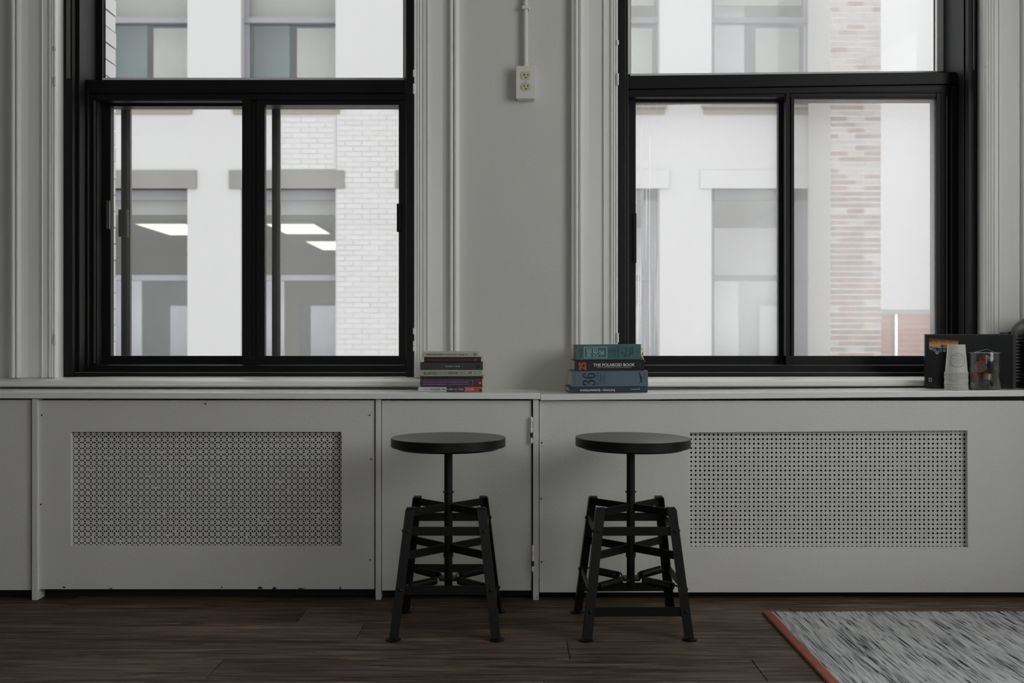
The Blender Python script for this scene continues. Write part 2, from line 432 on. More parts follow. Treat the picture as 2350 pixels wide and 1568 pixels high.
# ------------------------------------------------------------------ window casings (moulded white trim)
def arc(cx, cy, r, a0, a1, n=5):
    return [(cx + r * math.cos(math.radians(a0 + (a1 - a0) * i / n)), cy + r * math.sin(math.radians(a0 + (a1 - a0) * i / n))) for i in range(n + 1)]
def casing_profile(w):
    """(s, proud): s from the opening outward, proud in front of the plaster"""
    p = [(0, 0), (0, .016)]
    for k in range(3):
        p += arc(.0045 + .0085 * k, .017, .0038, 170, 10, 6)
    p += [(.0265, .013), (.031, .013), (.032, .0175)]
    p += [(.045, .0175), (.0465, .021), (.049, .021), (.050, .0145), (.098, .0125), (.110, .0145), (.122, .0165)]
    p += arc(.1285, .024, .0065, 190, 45, 6)
    p += [(.135, .0255), (.1365, .022)]
    p += arc(.1435, .026, .0065, 160, 20, 6)
    p += [(w, .024), (w, 0)]
    return p
def casing(n, xin, sign, w, label):
    prof = casing_profile(w)
    m = MB()
    poly = [(xin + sign * s, WY - p) for s, p in prof]
    if sign < 0: poly = poly[::-1]
    m.prism(poly[::-1], lambda u, v, t: (u, v, t), .699, WT + .1)
    o = obj('trim_%d' % n, m, m_paint, sm=False)
    return tag(o, label, 'window trim', kind='structure')
t1 = casing(1, XL1, -1, .158, 'moulded white casing up the left side of the left window')
t2 = casing(2, XR1, 1, .156, 'moulded white casing between the left window and the pier')
t3 = casing(3, XL2, -1, .160, 'moulded white casing between the pier and the right window')
t4 = casing(4, XR2, 1, .156, 'moulded white casing up the right side of the right window')
slab('trim_5', [(XL1 - .158, XR1 + .156, WY - .02, WY, WT, WT + .14)], m_paint, 'white head casing above the left window', 'window trim')
slab('trim_6', [(XL2 - .16, XR2 + .156, WY - .02, WY, WT, WT + .14)], m_paint, 'white head casing above the right window', 'window trim')

def hinge(parent, x, d, py0, py1, r, knuckles=True):
    z0, z1 = PZ(py1, d), PZ(py0, d)
    m = MB()
    n = 5
    m.lathe([(r * .55, z0), (r, z0 + r * .5), (r, z1 - r * .5), (r * .55, z1)], 12, (x, d, 0))
    return obj('hinge', m, m_paint, parent, sm=True)
for (tr, px, sets) in ((t2, 950.5, ((160, 177), (192, 207), (206, 216), (753, 768), (783, 795), (795, 807))), (t3, 1417, ((92, 104), (168, 196), (764, 787))),
                       (t1, 126.5, ((105, 116), (176, 198), (767, 792))), (t4, 2262.5, ((141, 155), (160, 199)))):
    for a, b in sets:
        hinge(tr, PX(px, 3.428), 3.428, a, b, .0045)

# ------------------------------------------------------------------ sills under the windows (trim on top of the wall board)
def sill(n, x0, x1, tilt, label):
    prof = [(3.52, .6995), (3.44, .6985), (3.40, .694), (3.384, .6915), (3.377, .687), (3.374, .681), (3.376, .675), (3.382, .670), (3.40, .669), (3.46, .669), (3.46, .666), (3.52, .666)]
    m = MB()
    n_ = len(prof)
    vs = [(x0, d, z) for d, z in prof] + [(x1, d, z + tilt) for d, z in prof]
    fs = [tuple(range(n_)), tuple(range(2 * n_ - 1, n_ - 1, -1))] + [((i + 1) % n_, i, i + n_, (i + 1) % n_ + n_) for i in range(n_)]
    m.add(vs, fs)
    return tag(obj('trim_%d' % n, m, m_paint), label, 'window sill', kind='structure')
sill(7, -2.34, XR1 + .162, 0, 'rounded white sill board under the left window')
sill(8, XL2 - .172, 2.395, .004, 'rounded white sill board under the right window')

# ------------------------------------------------------------------ the two black windows
m_pane_clear = glass_pane('dusty_glass_faint', 0.008, 0.022)
m_pane_mid = glass_pane('dusty_glass', 0.015, 0.06, (2, 2, 1))
m_pane_fog = glass_pane('hazy_glass', 0.15, 0.21, (3, 3, 1.2))
m_pane_run = glass_pane('hazy_glass_with_runs', 0.15, 0.21, (3, 3, 1.2), streak=True)

def window(n, XL, XR, c, label):
    root = empty('window_%d' % n, ((XL + XR) / 2, 3.6, .70), label=label, cat='window', kind='structure')
    ox, oy, oz = root.location
    def P(name, mb, mat, par=None, bevel=0, org=None):
        # coordinates are given in world; shift into the root's frame
        mb.v = [(x - ox, y - oy, z - oz) for x, y, z in mb.v]
        loc = None
        if org: loc = (org[0] - ox, org[1] - oy, org[2] - oz)
        o = obj(name, mb, mat, par or root, loc=loc, bevel=bevel)
        return o
    f = .033
    zt = 2.9
    # outer frame: stepped jambs, head and sill member
    m = MB()
    m.box(XL + .0005, XL + f, 3.487, 3.75, .7005, zt - .001); m.box(XR - f, XR - .0005, 3.487, 3.75, .7005, zt - .001)
    m.box(XL + f, XR - f, 3.487, 3.75, zt - f, zt - .001)
    m.box(XL + f, XR - f, 3.50, 3.75, .7005, .7137)
    m.box(XL + f, XR - f, 3.56, 3.75, .7137, .7385)
    m.box(XL + f, XL + f + .012, 3.515, 3.56, .7137, zt - f); m.box(XR - f - .004, XR - f, 3.515, 3.56, .7137, zt - f)
    P('frame', m, m_frame, bevel=.0015)
    # thin metal sill track, and a grey jamb strip painting in a sky reflection
    P('sill_track', MB().box(XL + f, XR - f, 3.496, 3.4985, .7137, .7165), m_metal_glint)
    tz = c['rail_top'][0]
    P('jamb_glint_strip', MB().box(*( (XL + .012, XL + .026, 3.4845, 3.4872, PZ(c['glint'], 3.487), zt - .04) if n == 1 else (XR - .0175, XR - .012, 3.4845, 3.4872, PZ(c['glint'], 3.487), zt - .04))), m_metal_glint)
    # middle rail
    rl, rr = c['rail_top']; bl, br = c['rail_bot']; d = 3.585
    P('transom', MB().boxt(XL + f, XR - f, d, 3.75, PZ(bl, d), PZ(rl, d), PZ(br, d), PZ(rr, d)).boxt(XL + f, XR - f, d + .012, 3.75, PZ(bl + 14, d), PZ(bl, d), PZ(br + 14, d), PZ(br, d)), m_frame, bevel=.0015)
    # lower unit jambs and head
    jl, jr = c['jamb']
    zh = PZ(c['head'], 3.60)
    m = MB()
    m.box(XL + f, XL + f + jl, 3.60, 3.70, .7385, zh + .03); m.box(XR - f - jr, XR - f, 3.60, 3.70, .7385, zh + .03)
    m.box(XL + f, XL + f + jl * .45, 3.572, 3.60, .7385, zh + .03); m.box(XR - f - jr * .45, XR - f, 3.572, 3.60, .7385, zh + .03)
    m.box(XL + f + jl, XR - f - jr, 3.605, 3.70, zh, zh + .03)
    P('slider_frame', m, m_frame, bevel=.001)
    if n == 1:
        P('slider_track', MB().box(XL + f + jl * .45 + .011, XL + f + jl * .45 + .016, 3.594, 3.5998, .745, zh), m_metal_glint)
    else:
        P('slider_track', MB().box(XR - f - jr * .45 - .010, XR - f - jr * .45 - .006, 3.594, 3.5998, .745, zh), m_metal_glint)
    # fixed upper light with bead and pane
    zb0 = PZ(c['bead'][0], 3.69); zb1 = PZ(c['bead'][1], 3.69)
    m = MB()
    m.boxt(XL + f, XR - f, 3.688, 3.706, zb0 - .03, zb0 - .002, zb1 - .03, zb1 - .002)
    if n == 1: P('stop_bead', MB().box(XL + f, XL + f + c['beadw'][0], 3.688, 3.706, zb0 - .02, zt - f), m_frame)
    else: m.box(XL + f, XL + f + c['beadw'][0], 3.688, 3.706, zb0 - .02, zt - f)
    m.box(XR - f - c['beadw'][1], XR - f, 3.688, 3.706, zb1 - .02, zt - f)
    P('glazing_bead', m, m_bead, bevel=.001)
    m = MB(); w = .004
    m.boxt(XL + f, XR - f, 3.7065, 3.7095, zb0 - .004, zb0 + .0035, zb1 - .004, zb1 + .0035)
    m.box(XL + f + c['beadw'][0], XL + f + c['beadw'][0] + w, 3.7065, 3.7095, zb0, zt - f)
    m.box(XR - f - c['beadw'][1] - w, XR - f - c['beadw'][1], 3.7065, 3.7095, zb1, zt - f)
    P('gasket', m, m_frame)
    P('fixed_pane', MB().box(XL + f, XR - f, 3.710, 3.714, zb0 - .015, zt - f), c['pane_up'])
    # front (right) sash
    d0, d1 = 3.602, 3.630
    x0, x1 = PX(c['front'][0], d0), XR - f - jr * .45
    gx0, gx1 = PX(c['fglass'][0], d0), PX(c['fglass'][1], d0)
    zb, zbt = .7395, PZ(c['fglass'][3], d0)
    zt2, ztg = PZ(c['front'][1], d0) - .002, PZ(c['fglass'][2], d0)
    sash = empty('sliding_sash', (0, 0, 0)); sash.parent = root
    def S(name, mb, mat, par, bevel=0, org=None): return P(name, mb, mat, par, bevel, org)
    mx = x0 + (gx0 - x0) * .38; mx2 = x0 + (gx0 - x0) * .64
    m = MB()
    m.box(x0, mx, d0 - .004, d1, zb, zt2)
    m.box(mx, mx2, d0 + .008, d1, zb, zt2 - .01); m.box(mx2, gx0, d0 + .002, d1, zb, zt2 - .01)
    S('stile', m, m_frame, sash, .001)
    S('stile', MB().box(gx1, x1, d0, d1, zb, zt2), m_frame, sash, .001)
    S('rail', MB().box(x0, x1, d0 - .003, d1, ztg + (zt2 - ztg) * .38, zt2).box(gx0, gx1, d0 + .006, d1, ztg, ztg + (zt2 - ztg) * .38), m_frame, sash, .001)
    S('rail', MB().box(x0, x1, d0 - .003, d1, zb, zbt), m_frame, sash, .001)
    S('pane', MB().box(gx0, gx1, 3.615, 3.619, zbt, ztg), c['pane_f'], sash, org=(gx0, 3.615, zbt))
    zc = PZ(500, d0)
    if n == 1: S('latch', MB().box(gx1 - .006, gx1 + .012, d0 - .012, d0, zc - .052, zc + .05), m_frame, sash, .002)
    # rear (left) sash
    d0, d1 = 3.650, 3.680
    rsash = empty('sliding_sash', (0, 0, 0)); rsash.parent = root
    gx0, gx1 = PX(c['rglass'][0], d0), PX(c['rglass'][1], d0)
    ztg, zbt = PZ(c['rglass'][2], d0), PZ(c['rglass'][3], d0)
    xe = PX(c['rear_end'], d0)
    S('stile', MB().box(XL + f + jl * .45, gx0, d0, d1, .7395, zh + .02), m_frame, rsash, .001)
    S('stile', MB().box(gx1, xe, d0, d1, .7395, zh + .02), m_frame, rsash, .001)
    S('rail', MB().box(gx0, gx1, d0, d1, .7395, zbt), m_frame, rsash, .001)
    S('rail', MB().box(gx0, gx1, d0, d1, ztg, zh + .02), m_frame, rsash, .001)
    S('pane', MB().box(gx0, gx1, 3.665, 3.669, zbt, ztg), c['pane_r'], rsash, org=(gx0, 3.665, zbt))
    if n == 1: S('latch', MB().box(gx0 - .014, gx0 - .001, d0 - .008, d0, PZ(526, d0), PZ(461, d0)), m_metal_glint, rsash, .001)
    else: S('latch', MB().box(gx0 - .010, gx0 + .0015, d0 - .010, d0, PZ(604, d0), PZ(490, d0)), m_frame, rsash, .001)
    # outer storm sashes
    if c.get('storm'):
        st = empty('storm_sash', (0, 0, 0)); st.parent = root
        d = 3.80
        for (a, b, cc) in c['storm']:
            S('stile', MB().box(PX(a, d), PX(b, d), d, d + .02, .705, PZ(215, d)), m_frame, st)
            S('stile_cap', MB().box(PX(b, d), PX(cc, d), d + .004, d + .02, .705, PZ(215, d)), m_metal_glint, st)
        S('latch', MB().box(PX(274.5, d), PX(291, d), d - .012, d, PZ(544, d), PZ(482, d)), m_frame, st)
        S('latch', MB().box(PX(291, d), PX(295, d), d - .010, d + .002, PZ(544, d), PZ(482, d)), m_metal_glint, st)
        S('rail', MB().box(XL + .03, XR - .004, d, d + .02, .7005, .72), m_frame, st)
        S('rail', MB().box(XL + .03, XR - .004, d, d + .02, PZ(237, d), PZ(209, d)), m_frame, st)
        S('pane', MB().box(PX(298, d), PX(624, d), d + .008, d + .011, .72, PZ(237, d)), m_pane_clear, st)
        S('pane', MB().box(PX(642, d), XR - .004, d + .008, d + .011, .72, PZ(237, d)), m_pane_mid, st)
    return root

window(1, XL1, XR1, dict(rail_top=(183, 183), rail_bot=(213, 213), glint=180, jamb=(.039, .0193), head=231, bead=(178, 178), beadw=(.021, .031),
       front=(556, 204), fglass=(607, 915, 240, 817), rglass=(254, 560, 244, 817), rear_end=585,
       pane_up=m_pane_clear, pane_f=m_pane_clear, pane_r=m_pane_clear, storm=[(278, 290, 298), (624, 635.5, 642)]),
       'black framed left window with two sliding panes below a fixed light')
window(2, XL2, XR2, dict(rail_top=(174, 165), rail_bot=(204, 192), glint=160, jamb=(.024, .046), head=222, bead=(169, 162), beadw=(.0415, .024),
       front=(1803, 191), fglass=(1823, 2149, 226, 817), rglass=(1459, 1787, 235, 817), rear_end=1806,
       pane_up=m_pane_fog, pane_f=m_pane_fog, pane_r=m_pane_run),
       'black framed right window with hazy sliding panes beside the coffee things')

# ------------------------------------------------------------------ counter and cabinet fronts
CF = 3.16
def ctop(x0, x1, zl, zr, label):
    m = MB(); t = .0195
    m.boxt(x0, x1, CF, WY - .001, zl - t, zl, zr - t, zr)
    return tag(obj('countertop', m, m_top, bevel=.002), label, 'countertop', 'white countertop boards')
def ZTOP(x):
    """height of the counter boards, which are a little out of level"""
    if x < 0.0899: return .6625 - .0025 * (x + 1.6) / 1.69
    return .6563 + .0130 * (x - .0899) / 1.535
ctop(-2.34, .0894, ZTOP(-2.34), ZTOP(.0894), 'white countertop board under the left window, carrying the paperbacks')
ctop(.0902, 2.395, ZTOP(.0902), ZTOP(2.395), 'white countertop board under the right window, carrying the coffee things')

PF = 3.172           # posts
DF = 3.178           # panels
def post(px0, px1, d, ptop, pbot, label):
    x0, x1 = PX(px0, d), PX(px1, d)
    m = MB().box(x0, x1, d, d + .05, 0.0, PZ(ptop, d))
    return tag(obj('cabinet_post', m, m_cab, bevel=.002), label, 'post', 'upright posts between the cabinet fronts')
post(72.5, 86.5, PF - .004, 916, 0, 'narrow white upright post farthest left, beside the first vent cover')
p2 = post(861.5, 874, PF, 916, 0, 'narrow white upright post between the left vent cover and the small door')
p3 = post(1223, 1236.5, PF - .003, 917, 0, 'narrow white upright post that the small door is hinged on')
obj('nail_hole', MB().cyl((PX(1232.5, PF - .003), PF - .0036, PZ(1371, PF)), (PX(1232.5, PF), PF, PZ(1371, PF)), .0017, 10), m_chip, p3)

def panel(root, x0, x1, z0, z1, hole=None, name='panel', zl1=None, htilt=0):
    th = .016
    m = MB()
    if hole is None:
        m.box(x0, x1, DF, DF + th, z0, z1)
        return obj(name, m, m_cab, root, bevel=.0015)
    hx0, hx1, hz0, hz1 = hole
    t = htilt
    # ring of four quads in front and back plus edges, the top of the hole may slope a little
    fo = [(x0, z0), (x1, z0), (x1, z1), (x0, z1)]; fi = [(hx0, hz0), (hx1 + t * .3, hz0), (hx1, hz1 + t), (hx0, hz1)]
    vs = [(x, DF, z) for x, z in fo + fi] + [(x, DF + th, z) for x, z in fo + fi]
    fs = []
    for i in range(4):
        j = (i + 1) % 4
        fs.append((i, j, 4 + j, 4 + i)); fs.append((8 + j, 8 + i, 12 + i, 12 + j))
        fs.append((j, i, 8 + i, 8 + j)); fs.append((4 + i, 4 + j, 12 + j, 12 + i))
    m.add(vs, fs)
    return obj(name, m, m_cab, root, bevel=.0012)

def screws(root, pts):
    m0 = None
    for px, py in pts:
        x, z = PX(px, DF), PZ(py, DF)
        obj('screw', MB().lathe([(.0026, 0), (.0026, .0014), (.0012, .0016)], 10, (x, DF - .0003, z), mat=Matrix.Rotation(PI / 2, 3, 'X')), m_chip, root)

# perforated sheets ---------------------------------------------------
def tile(holes, lo, hi):
    """triangulated square [lo,hi]^2 with polygon holes"""
    vs = [Vector((lo, lo)), Vector((hi, lo)), Vector((hi, hi)), Vector((lo, hi))]
    ed = [(0, 1), (1, 2), (2, 3), (3, 0)]
    for h in holes:
        n = len(vs); k = len(h); vs += [Vector(p) for p in h]; ed += [(n + i, n + (i + 1) % k) for i in range(k)]
    rv, re, rf, _, _, _ = delaunay_2d_cdt(vs, ed, [], 0, 1e-6)
    def inside(p, h):
        c = False; k = len(h)
        for i in range(k):
            a, b = h[i], h[i - 1]
            if (a[1] > p[1]) != (b[1] > p[1]) and p[0] < (b[0] - a[0]) * (p[1] - a[1]) / (b[1] - a[1]) + a[0]: c = not c
        return c
    out = []
    for f in rf:
        cx = sum(rv[i][0] for i in f) / len(f); cy = sum(rv[i][1] for i in f) / len(f)
        if not any(inside((cx, cy), h) for h in holes): out.append(tuple(f))
    return [tuple(v) for v in rv], out
def sheet(tiles, pick, x0, z0, pitch, i0, i1, j0, j1, y):
    m = MB()
    for j in range(j0, j1):
        for i in range(i0, i1):
            tv, tf = tiles[pick(i, j)]
            cx, cz = x0 + i * pitch, z0 - j * pitch
            m.add([(cx + u * pitch, y, cz + v * pitch) for u, v in tv], [f[::-1] if False else f for f in tf])
    return m
def rot4(poly):
    out = []
    for k in range(4):
        c, s = [(1, 0), (0, 1), (-1, 0), (0, -1)][k]
        out.append([(x * c - y * s, x * s + y * c) for x, y in poly])
    return out
tri = [(-.215, .425), (-.20, .36), (-.055, .185), (.055, .185), (.20, .36), (.215, .425)][::-1]
UJ = [tile(rot4(tri), -.5, .5)]
h4 = rot4(tri)
UJ += [tile(h4[:3], -.5, .5), tile(h4[1:], -.5, .5)]
def ngon(cx, cy, r, n, a0=0): return [(cx + r * math.cos(a0 + 2 * PI * k / n), cy + r * math.sin(a0 + 2 * PI * k / n)) for k in range(n)]
CANE = []
rc = random.Random(3)
for v in range(10):
    hs = [ngon(0, 0, 0.245 if v else .21, 12)]
    for (cx, cy) in ((.5, -1 / 6), (.5, 1 / 6), (.5, .5), (-1 / 6, .5), (1 / 6, .5)):
        if rc.random() < (.12 if v < 6 else .5): continue
        hs.append(ngon(cx, cy, .078, 5, .3))
    CANE.append(tile(hs, -.3, .7))

def radiator_cover(name, label, px0, px1, pz0, pz1, hole, kind, screw_pts, tilt=0):
    root = empty(name, (PX((px0 + px1) / 2, DF), DF, 0), label=label, cat='cabinet')
    x0, x1 = PX(px0, DF), PX(px1, DF)
    hx0, hx1, hz1, hz0 = PX(hole[0], DF), PX(hole[1], DF), PZ(hole[2], DF), PZ(hole[3], DF)
    off = -Vector(root.location)
    parts = [panel(root, x0, x1, PZ(pz1, DF), PZ(pz0, DF), (hx0, hx1, hz0, hz1), htilt=tilt)]
    y = DF + .0195
    if kind == 'uj':
        p = 13.66 / F * DF
        sx, sz = PX(175.2, DF), PZ(1003.7, DF)
        rp = random.Random(5)
        m = sheet(UJ, lambda i, j: 0 if rp.random() > .03 else rp.choice((1, 2)), sx, sz, p, -2, 47, -2, 20, y)
    else:
        p = 10.34 / F * DF
        sx, sz = PX(1588.7, DF), PZ(999.3, DF)
        rp = random.Random(6)
        def pick(i, j):
            patch = math.sin(i * .37 + 1) * math.sin(j * .61) + math.sin(i * .13 - j * .3)
            return rp.randrange(6, 10) if rp.random() < .18 + .3 * (patch > .55) else rp.randrange(0, 6)
        m = sheet(CANE, pick, sx, sz, p, -2, 64, -2, 27, y)
    parts.append(obj('grille', m, m_grille, root, solid=.0012))
    # cavity shade painted near-black: back and lining
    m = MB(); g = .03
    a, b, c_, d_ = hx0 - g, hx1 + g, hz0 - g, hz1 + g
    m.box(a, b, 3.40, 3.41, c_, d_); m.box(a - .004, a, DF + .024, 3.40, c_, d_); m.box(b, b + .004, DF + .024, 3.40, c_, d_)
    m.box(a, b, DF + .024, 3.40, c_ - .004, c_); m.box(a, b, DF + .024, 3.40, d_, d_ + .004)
    parts.append(obj('shade_lining', m, m_dark, root))
    for o in parts: o.location = off
    n0 = len(root.children)
    screws(root, screw_pts)
    for o in root.children:
        if o.name.startswith('screw'): o.location = off
    return root
radiator_cover('radiator_cover', 'white radiator cover with a star-pattern vent under the left window', 87.5, 859.5, 919, 1353, (163, 783.5, 992, 1254), 'uj',
               [(96, 953), (472, 927), (848.5, 953), (851.5, 1054), (94, 1158), (849.5, 1285)])
radiator_cover('radiator_cover', 'white radiator cover with a cane-pattern vent under the right window', 1238, 2895, 920, 1360, (1583, 2220, 993.5, 1257), 'cane',
               [(1243, 1016.5), (1241.5, 1145), (1243, 1290)], tilt=.0068)

rch = random.Random(9)
cov = [o for o in COL.objects if o.name == 'radiator_cover'][0]
for px, py, w_, h_ in ((147, 1348, 6, 3), (254, 1351, 7, 1.5), (509, 1348, 2, 4), (596, 1350, 9, 4), (630, 1350.5, 7, 4), (690, 1351, 14, 2), (781, 1350, 3, 5)):
    pts = [(PX(px + w_ * math.cos(t) * rch.uniform(.4, 1), DF), min(PZ(py + h_ * math.sin(t) * rch.uniform(.4, 1), DF), 9)) for t in [2 * PI * k / 9 for k in range(9)]]
    pts = [(x, max(z, PZ(1352.6, DF))) for x, z in pts]
    o = obj('paint_chip', MB().prism(pts, lambda u, v, t: (u, t, v), DF + .001, DF - .0004), m_chip, cov); o.location = -Vector(cov.location)
r = empty('base_cabinet', (PX(0, DF), DF, 0), label='plain white base cabinet front left of the first upright post', cat='cabinet')
o = panel(r, -2.34, PX(70.5, DF), PZ(1355, DF), PZ(918, DF)); o.location = -Vector(r.location)
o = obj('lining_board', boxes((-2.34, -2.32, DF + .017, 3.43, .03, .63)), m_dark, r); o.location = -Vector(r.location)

r = empty('cupboard', (PX(1046, DF), DF, 0), label='small white cupboard with a plain hinged door behind the left stool', cat='cabinet')
dr = panel(r, PX(876, DF), PX(1219.5, DF), PZ(1356, DF), PZ(919.5, DF), name='door'); dr.location = -Vector(r.location)
def butt_hinge(px, py0, py1):
    d = 3.168; z0, z1 = PZ(py1, d), PZ(py0, d); x = PX(px, d); n = 5; h = (z1 - z0) / n
    for k in range(n):
        za, zb = z0 + h * k + .0006, z0 + h * (k + 1) - .0006
        rr = .0043 if k % 2 == 0 else .0038
        o = obj('hinge_knuckle', MB().lathe([(rr * .7, za), (rr, za + .001), (rr, zb - .001), (rr * .7, zb)], 12, (x, d, 0)), m_paint if k != 1 else m_chip, dr, sm=True)
    obj('hinge_pin', MB().lathe([(.001, z0 - .003), (.0028, z0 - .001), (.0024, z0), (.0024, z1), (.0028, z1 + .001), (.001, z1 + .003)], 10, (x, d, 0)), m_paint, dr, sm=True)
butt_hinge(1219.5, 958, 1017)
butt_hinge(1223, 1253, 1312)
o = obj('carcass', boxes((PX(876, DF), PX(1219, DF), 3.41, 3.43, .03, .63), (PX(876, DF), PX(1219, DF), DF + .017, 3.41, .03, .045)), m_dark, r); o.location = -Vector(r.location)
slab('gap_shade_board', [(-2.34, 2.395, 3.235, 3.25, 0, .05)], m_dark, 'near-black board added to darken the gap under the white cabinets', 'baseboard')  # board added so the gap's shade comes from its black colour

# ------------------------------------------------------------------ wall outlet with surface conduit
d = 3.412
ol = empty('wall_outlet', (PX(1206, d), WY, PZ(190, d)), label='white surface-mounted double socket box with a conduit running up the pier', cat='outlet')
ol_off = Vector(ol.location)
def OP(name, mb, mat, par=None, **k):
    mb.v = [tuple(Vector(p) - ol_off) for p in mb.v]
    return obj(name, mb, mat, par or ol, **k)
x0, x1, z0, z1 = PX(1184, d), PX(1229.5, d), PZ(229, d), PZ(151, d)
OP('junction_box', boxes((x0 + .004, x1 - .004, d + .002, WY - .0005, z0 + .003, z1 - .002)), m_conduit, bevel=.003)
OP('cover_plate', boxes((x0, x1, d, d + .003, z0 + .004, z1)), m_conduit, bevel=.0012)
for py in (174, 199.5):
    cz, cx = PZ(py, d), PX(1207, d)
    poly = []
    for k in range(40):
        a = 2 * PI * k / 40
        u = .0172 * math.cos(a); v = max(-.0143, min(.0143, .0172 * math.sin(a)))
        poly.append((u, v))
    rcp = OP('receptacle', MB().prism(poly[::-1], lambda u, v, t: (cx + u, t, cz + v), d + .002, d - .0022), m_ivory)
    for (ax, w, h, dz) in ((-.0062, .0013, .0042, .0028), (.0062, .0013, .0034, .0028)):
        OP('slot', boxes((cx + ax - w, cx + ax + w, d - .0026, d - .0021, cz + dz - h, cz + dz + h)), m_slot, rcp)
    OP('slot', MB().prism([(u * .0027, max(v, -.4) * .0032) for u, v in ngon(0, 0, 1, 12)][::-1], lambda u, v, t: (cx + u, t, cz - .0078 + v), d - .0021, d - .0026), m_slot, rcp)
OP('screw', MB().lathe([(.0026, 0), (.0022, .0012)], 12, (PX(1207, d), d - .0002, PZ(187, d)), mat=Matrix.Rotation(PI / 2, 3, 'X')), m_steel)
cxp = PX(1206, 3.432)
OP('conduit', MB().cyl((cxp, 3.435, z1 - .004), (cxp, 3.435, CEIL), .0088, 20), m_conduit, sm=True)
OP('connector', MB().lathe([(.0125, z1 - .004), (.0125, z1 + .003), (.0105, z1 + .004), (.0105, z1 + .010), (.0125, z1 + .0105), (.0122, z1 + .014), (.0092, z1 + .0145)], 20, (cxp, 3.435, 0)), m_conduit, sm=True)
zz = PZ(19, 3.435)
m = MB().tube([(cxp + .0105 * math.cos(a), 3.438 - .0125 * math.sin(a), zz) for a in [PI * k / 12 for k in range(13)]], .0014, 6)
m.box(cxp - .0115, cxp + .0115, 3.4225, 3.4245, zz - .0055, zz + .0055)
m.box(cxp + .009, cxp + .024, 3.4465, 3.4495, zz - .006, zz + .006); m.box(cxp - .0135, cxp - .009, 3.4265, 3.4495, zz - .006, zz + .006); m.box(cxp + .009, cxp + .0135, 3.4265, 3.4495, zz - .006, zz + .006)
stp = OP('conduit_strap', m, m_conduit, bevel=.001)
OP('screw', MB().lathe([(.0022, 0), (.0018, .001)], 10, (cxp + .019, 3.4464, zz), mat=Matrix.Rotation(PI / 2, 3, 'X')), m_steel, stp)

# ------------------------------------------------------------------ rug
rx0, rx1, ry0, ry1 = .757, 1.86, .95, 3.008
rug = empty('rug', (rx0, ry0, 0), label='grey ribbed woven rug with a rust-red bound edge at lower right', cat='rug')
bw = .0245
m = MB()
ny = 80; pitch = .0048; n = int((rx1 - rx0 - bw) / pitch)
rr = random.Random(11)
W = rx1 - rx0 - bw
def wob(x, y):
    return .004 * math.sin(x * 23 + y * 9) * math.sin(y * 5.5 + x * 3) + .0018 * math.sin(x * 61 - y * 21)
hs = [(-.5, .0002), (-.26, .0040), (0, .0054), (.26, .0040)]
cols = []
for k in range(n):
    for u, h in hs:
        cols.append((bw + (k + .5 + u) * pitch, .0035 + h, k))
cols.append((W + bw, .004, n))
vs = []; jit = [rr.uniform(-.0012, .0016) for _ in range(n + 1)]; endj = [rr.uniform(-.004, .002) for _ in range(n + 1)]
for j in range(ny + 1):
    for (x, h, k) in cols:
        y = (ry1 - ry0) * j / ny
        fade = min(1, (x - bw) / .05)
        yy = y + (endj[k] if j == ny else 0)
        vs.append((x + wob(x, y) * fade, yy, h + jit[k] * .7))
nc = len(cols)
fs = [(j * nc + i, j * nc + i + 1, (j + 1) * nc + i + 1, (j + 1) * nc + i) for j in range(ny) for i in range(nc - 1)]
m.add(vs, fs); obj('woven_field', m, m_rug, rug)
obj('backing', boxes((bw, W + bw, 0.001, ry1 - ry0 - .004, .0003, .0044)), M('rug_backing', (.05, .05, .05), .9, noise=(20, .2)), rug)
m = MB(); k = 12
prof = [(0.0, .0004), (-.001, .004), (.001, .0078), (.005, .0092), (bw * .6, .0094), (bw, .0088), (bw + .001, .0004)]
m.prism(prof[::-1], lambda u, v, t: (u, t, v), 0, ry1 - ry0)
obj('binding', m, m_border, rug, label='rust-red cloth binding')

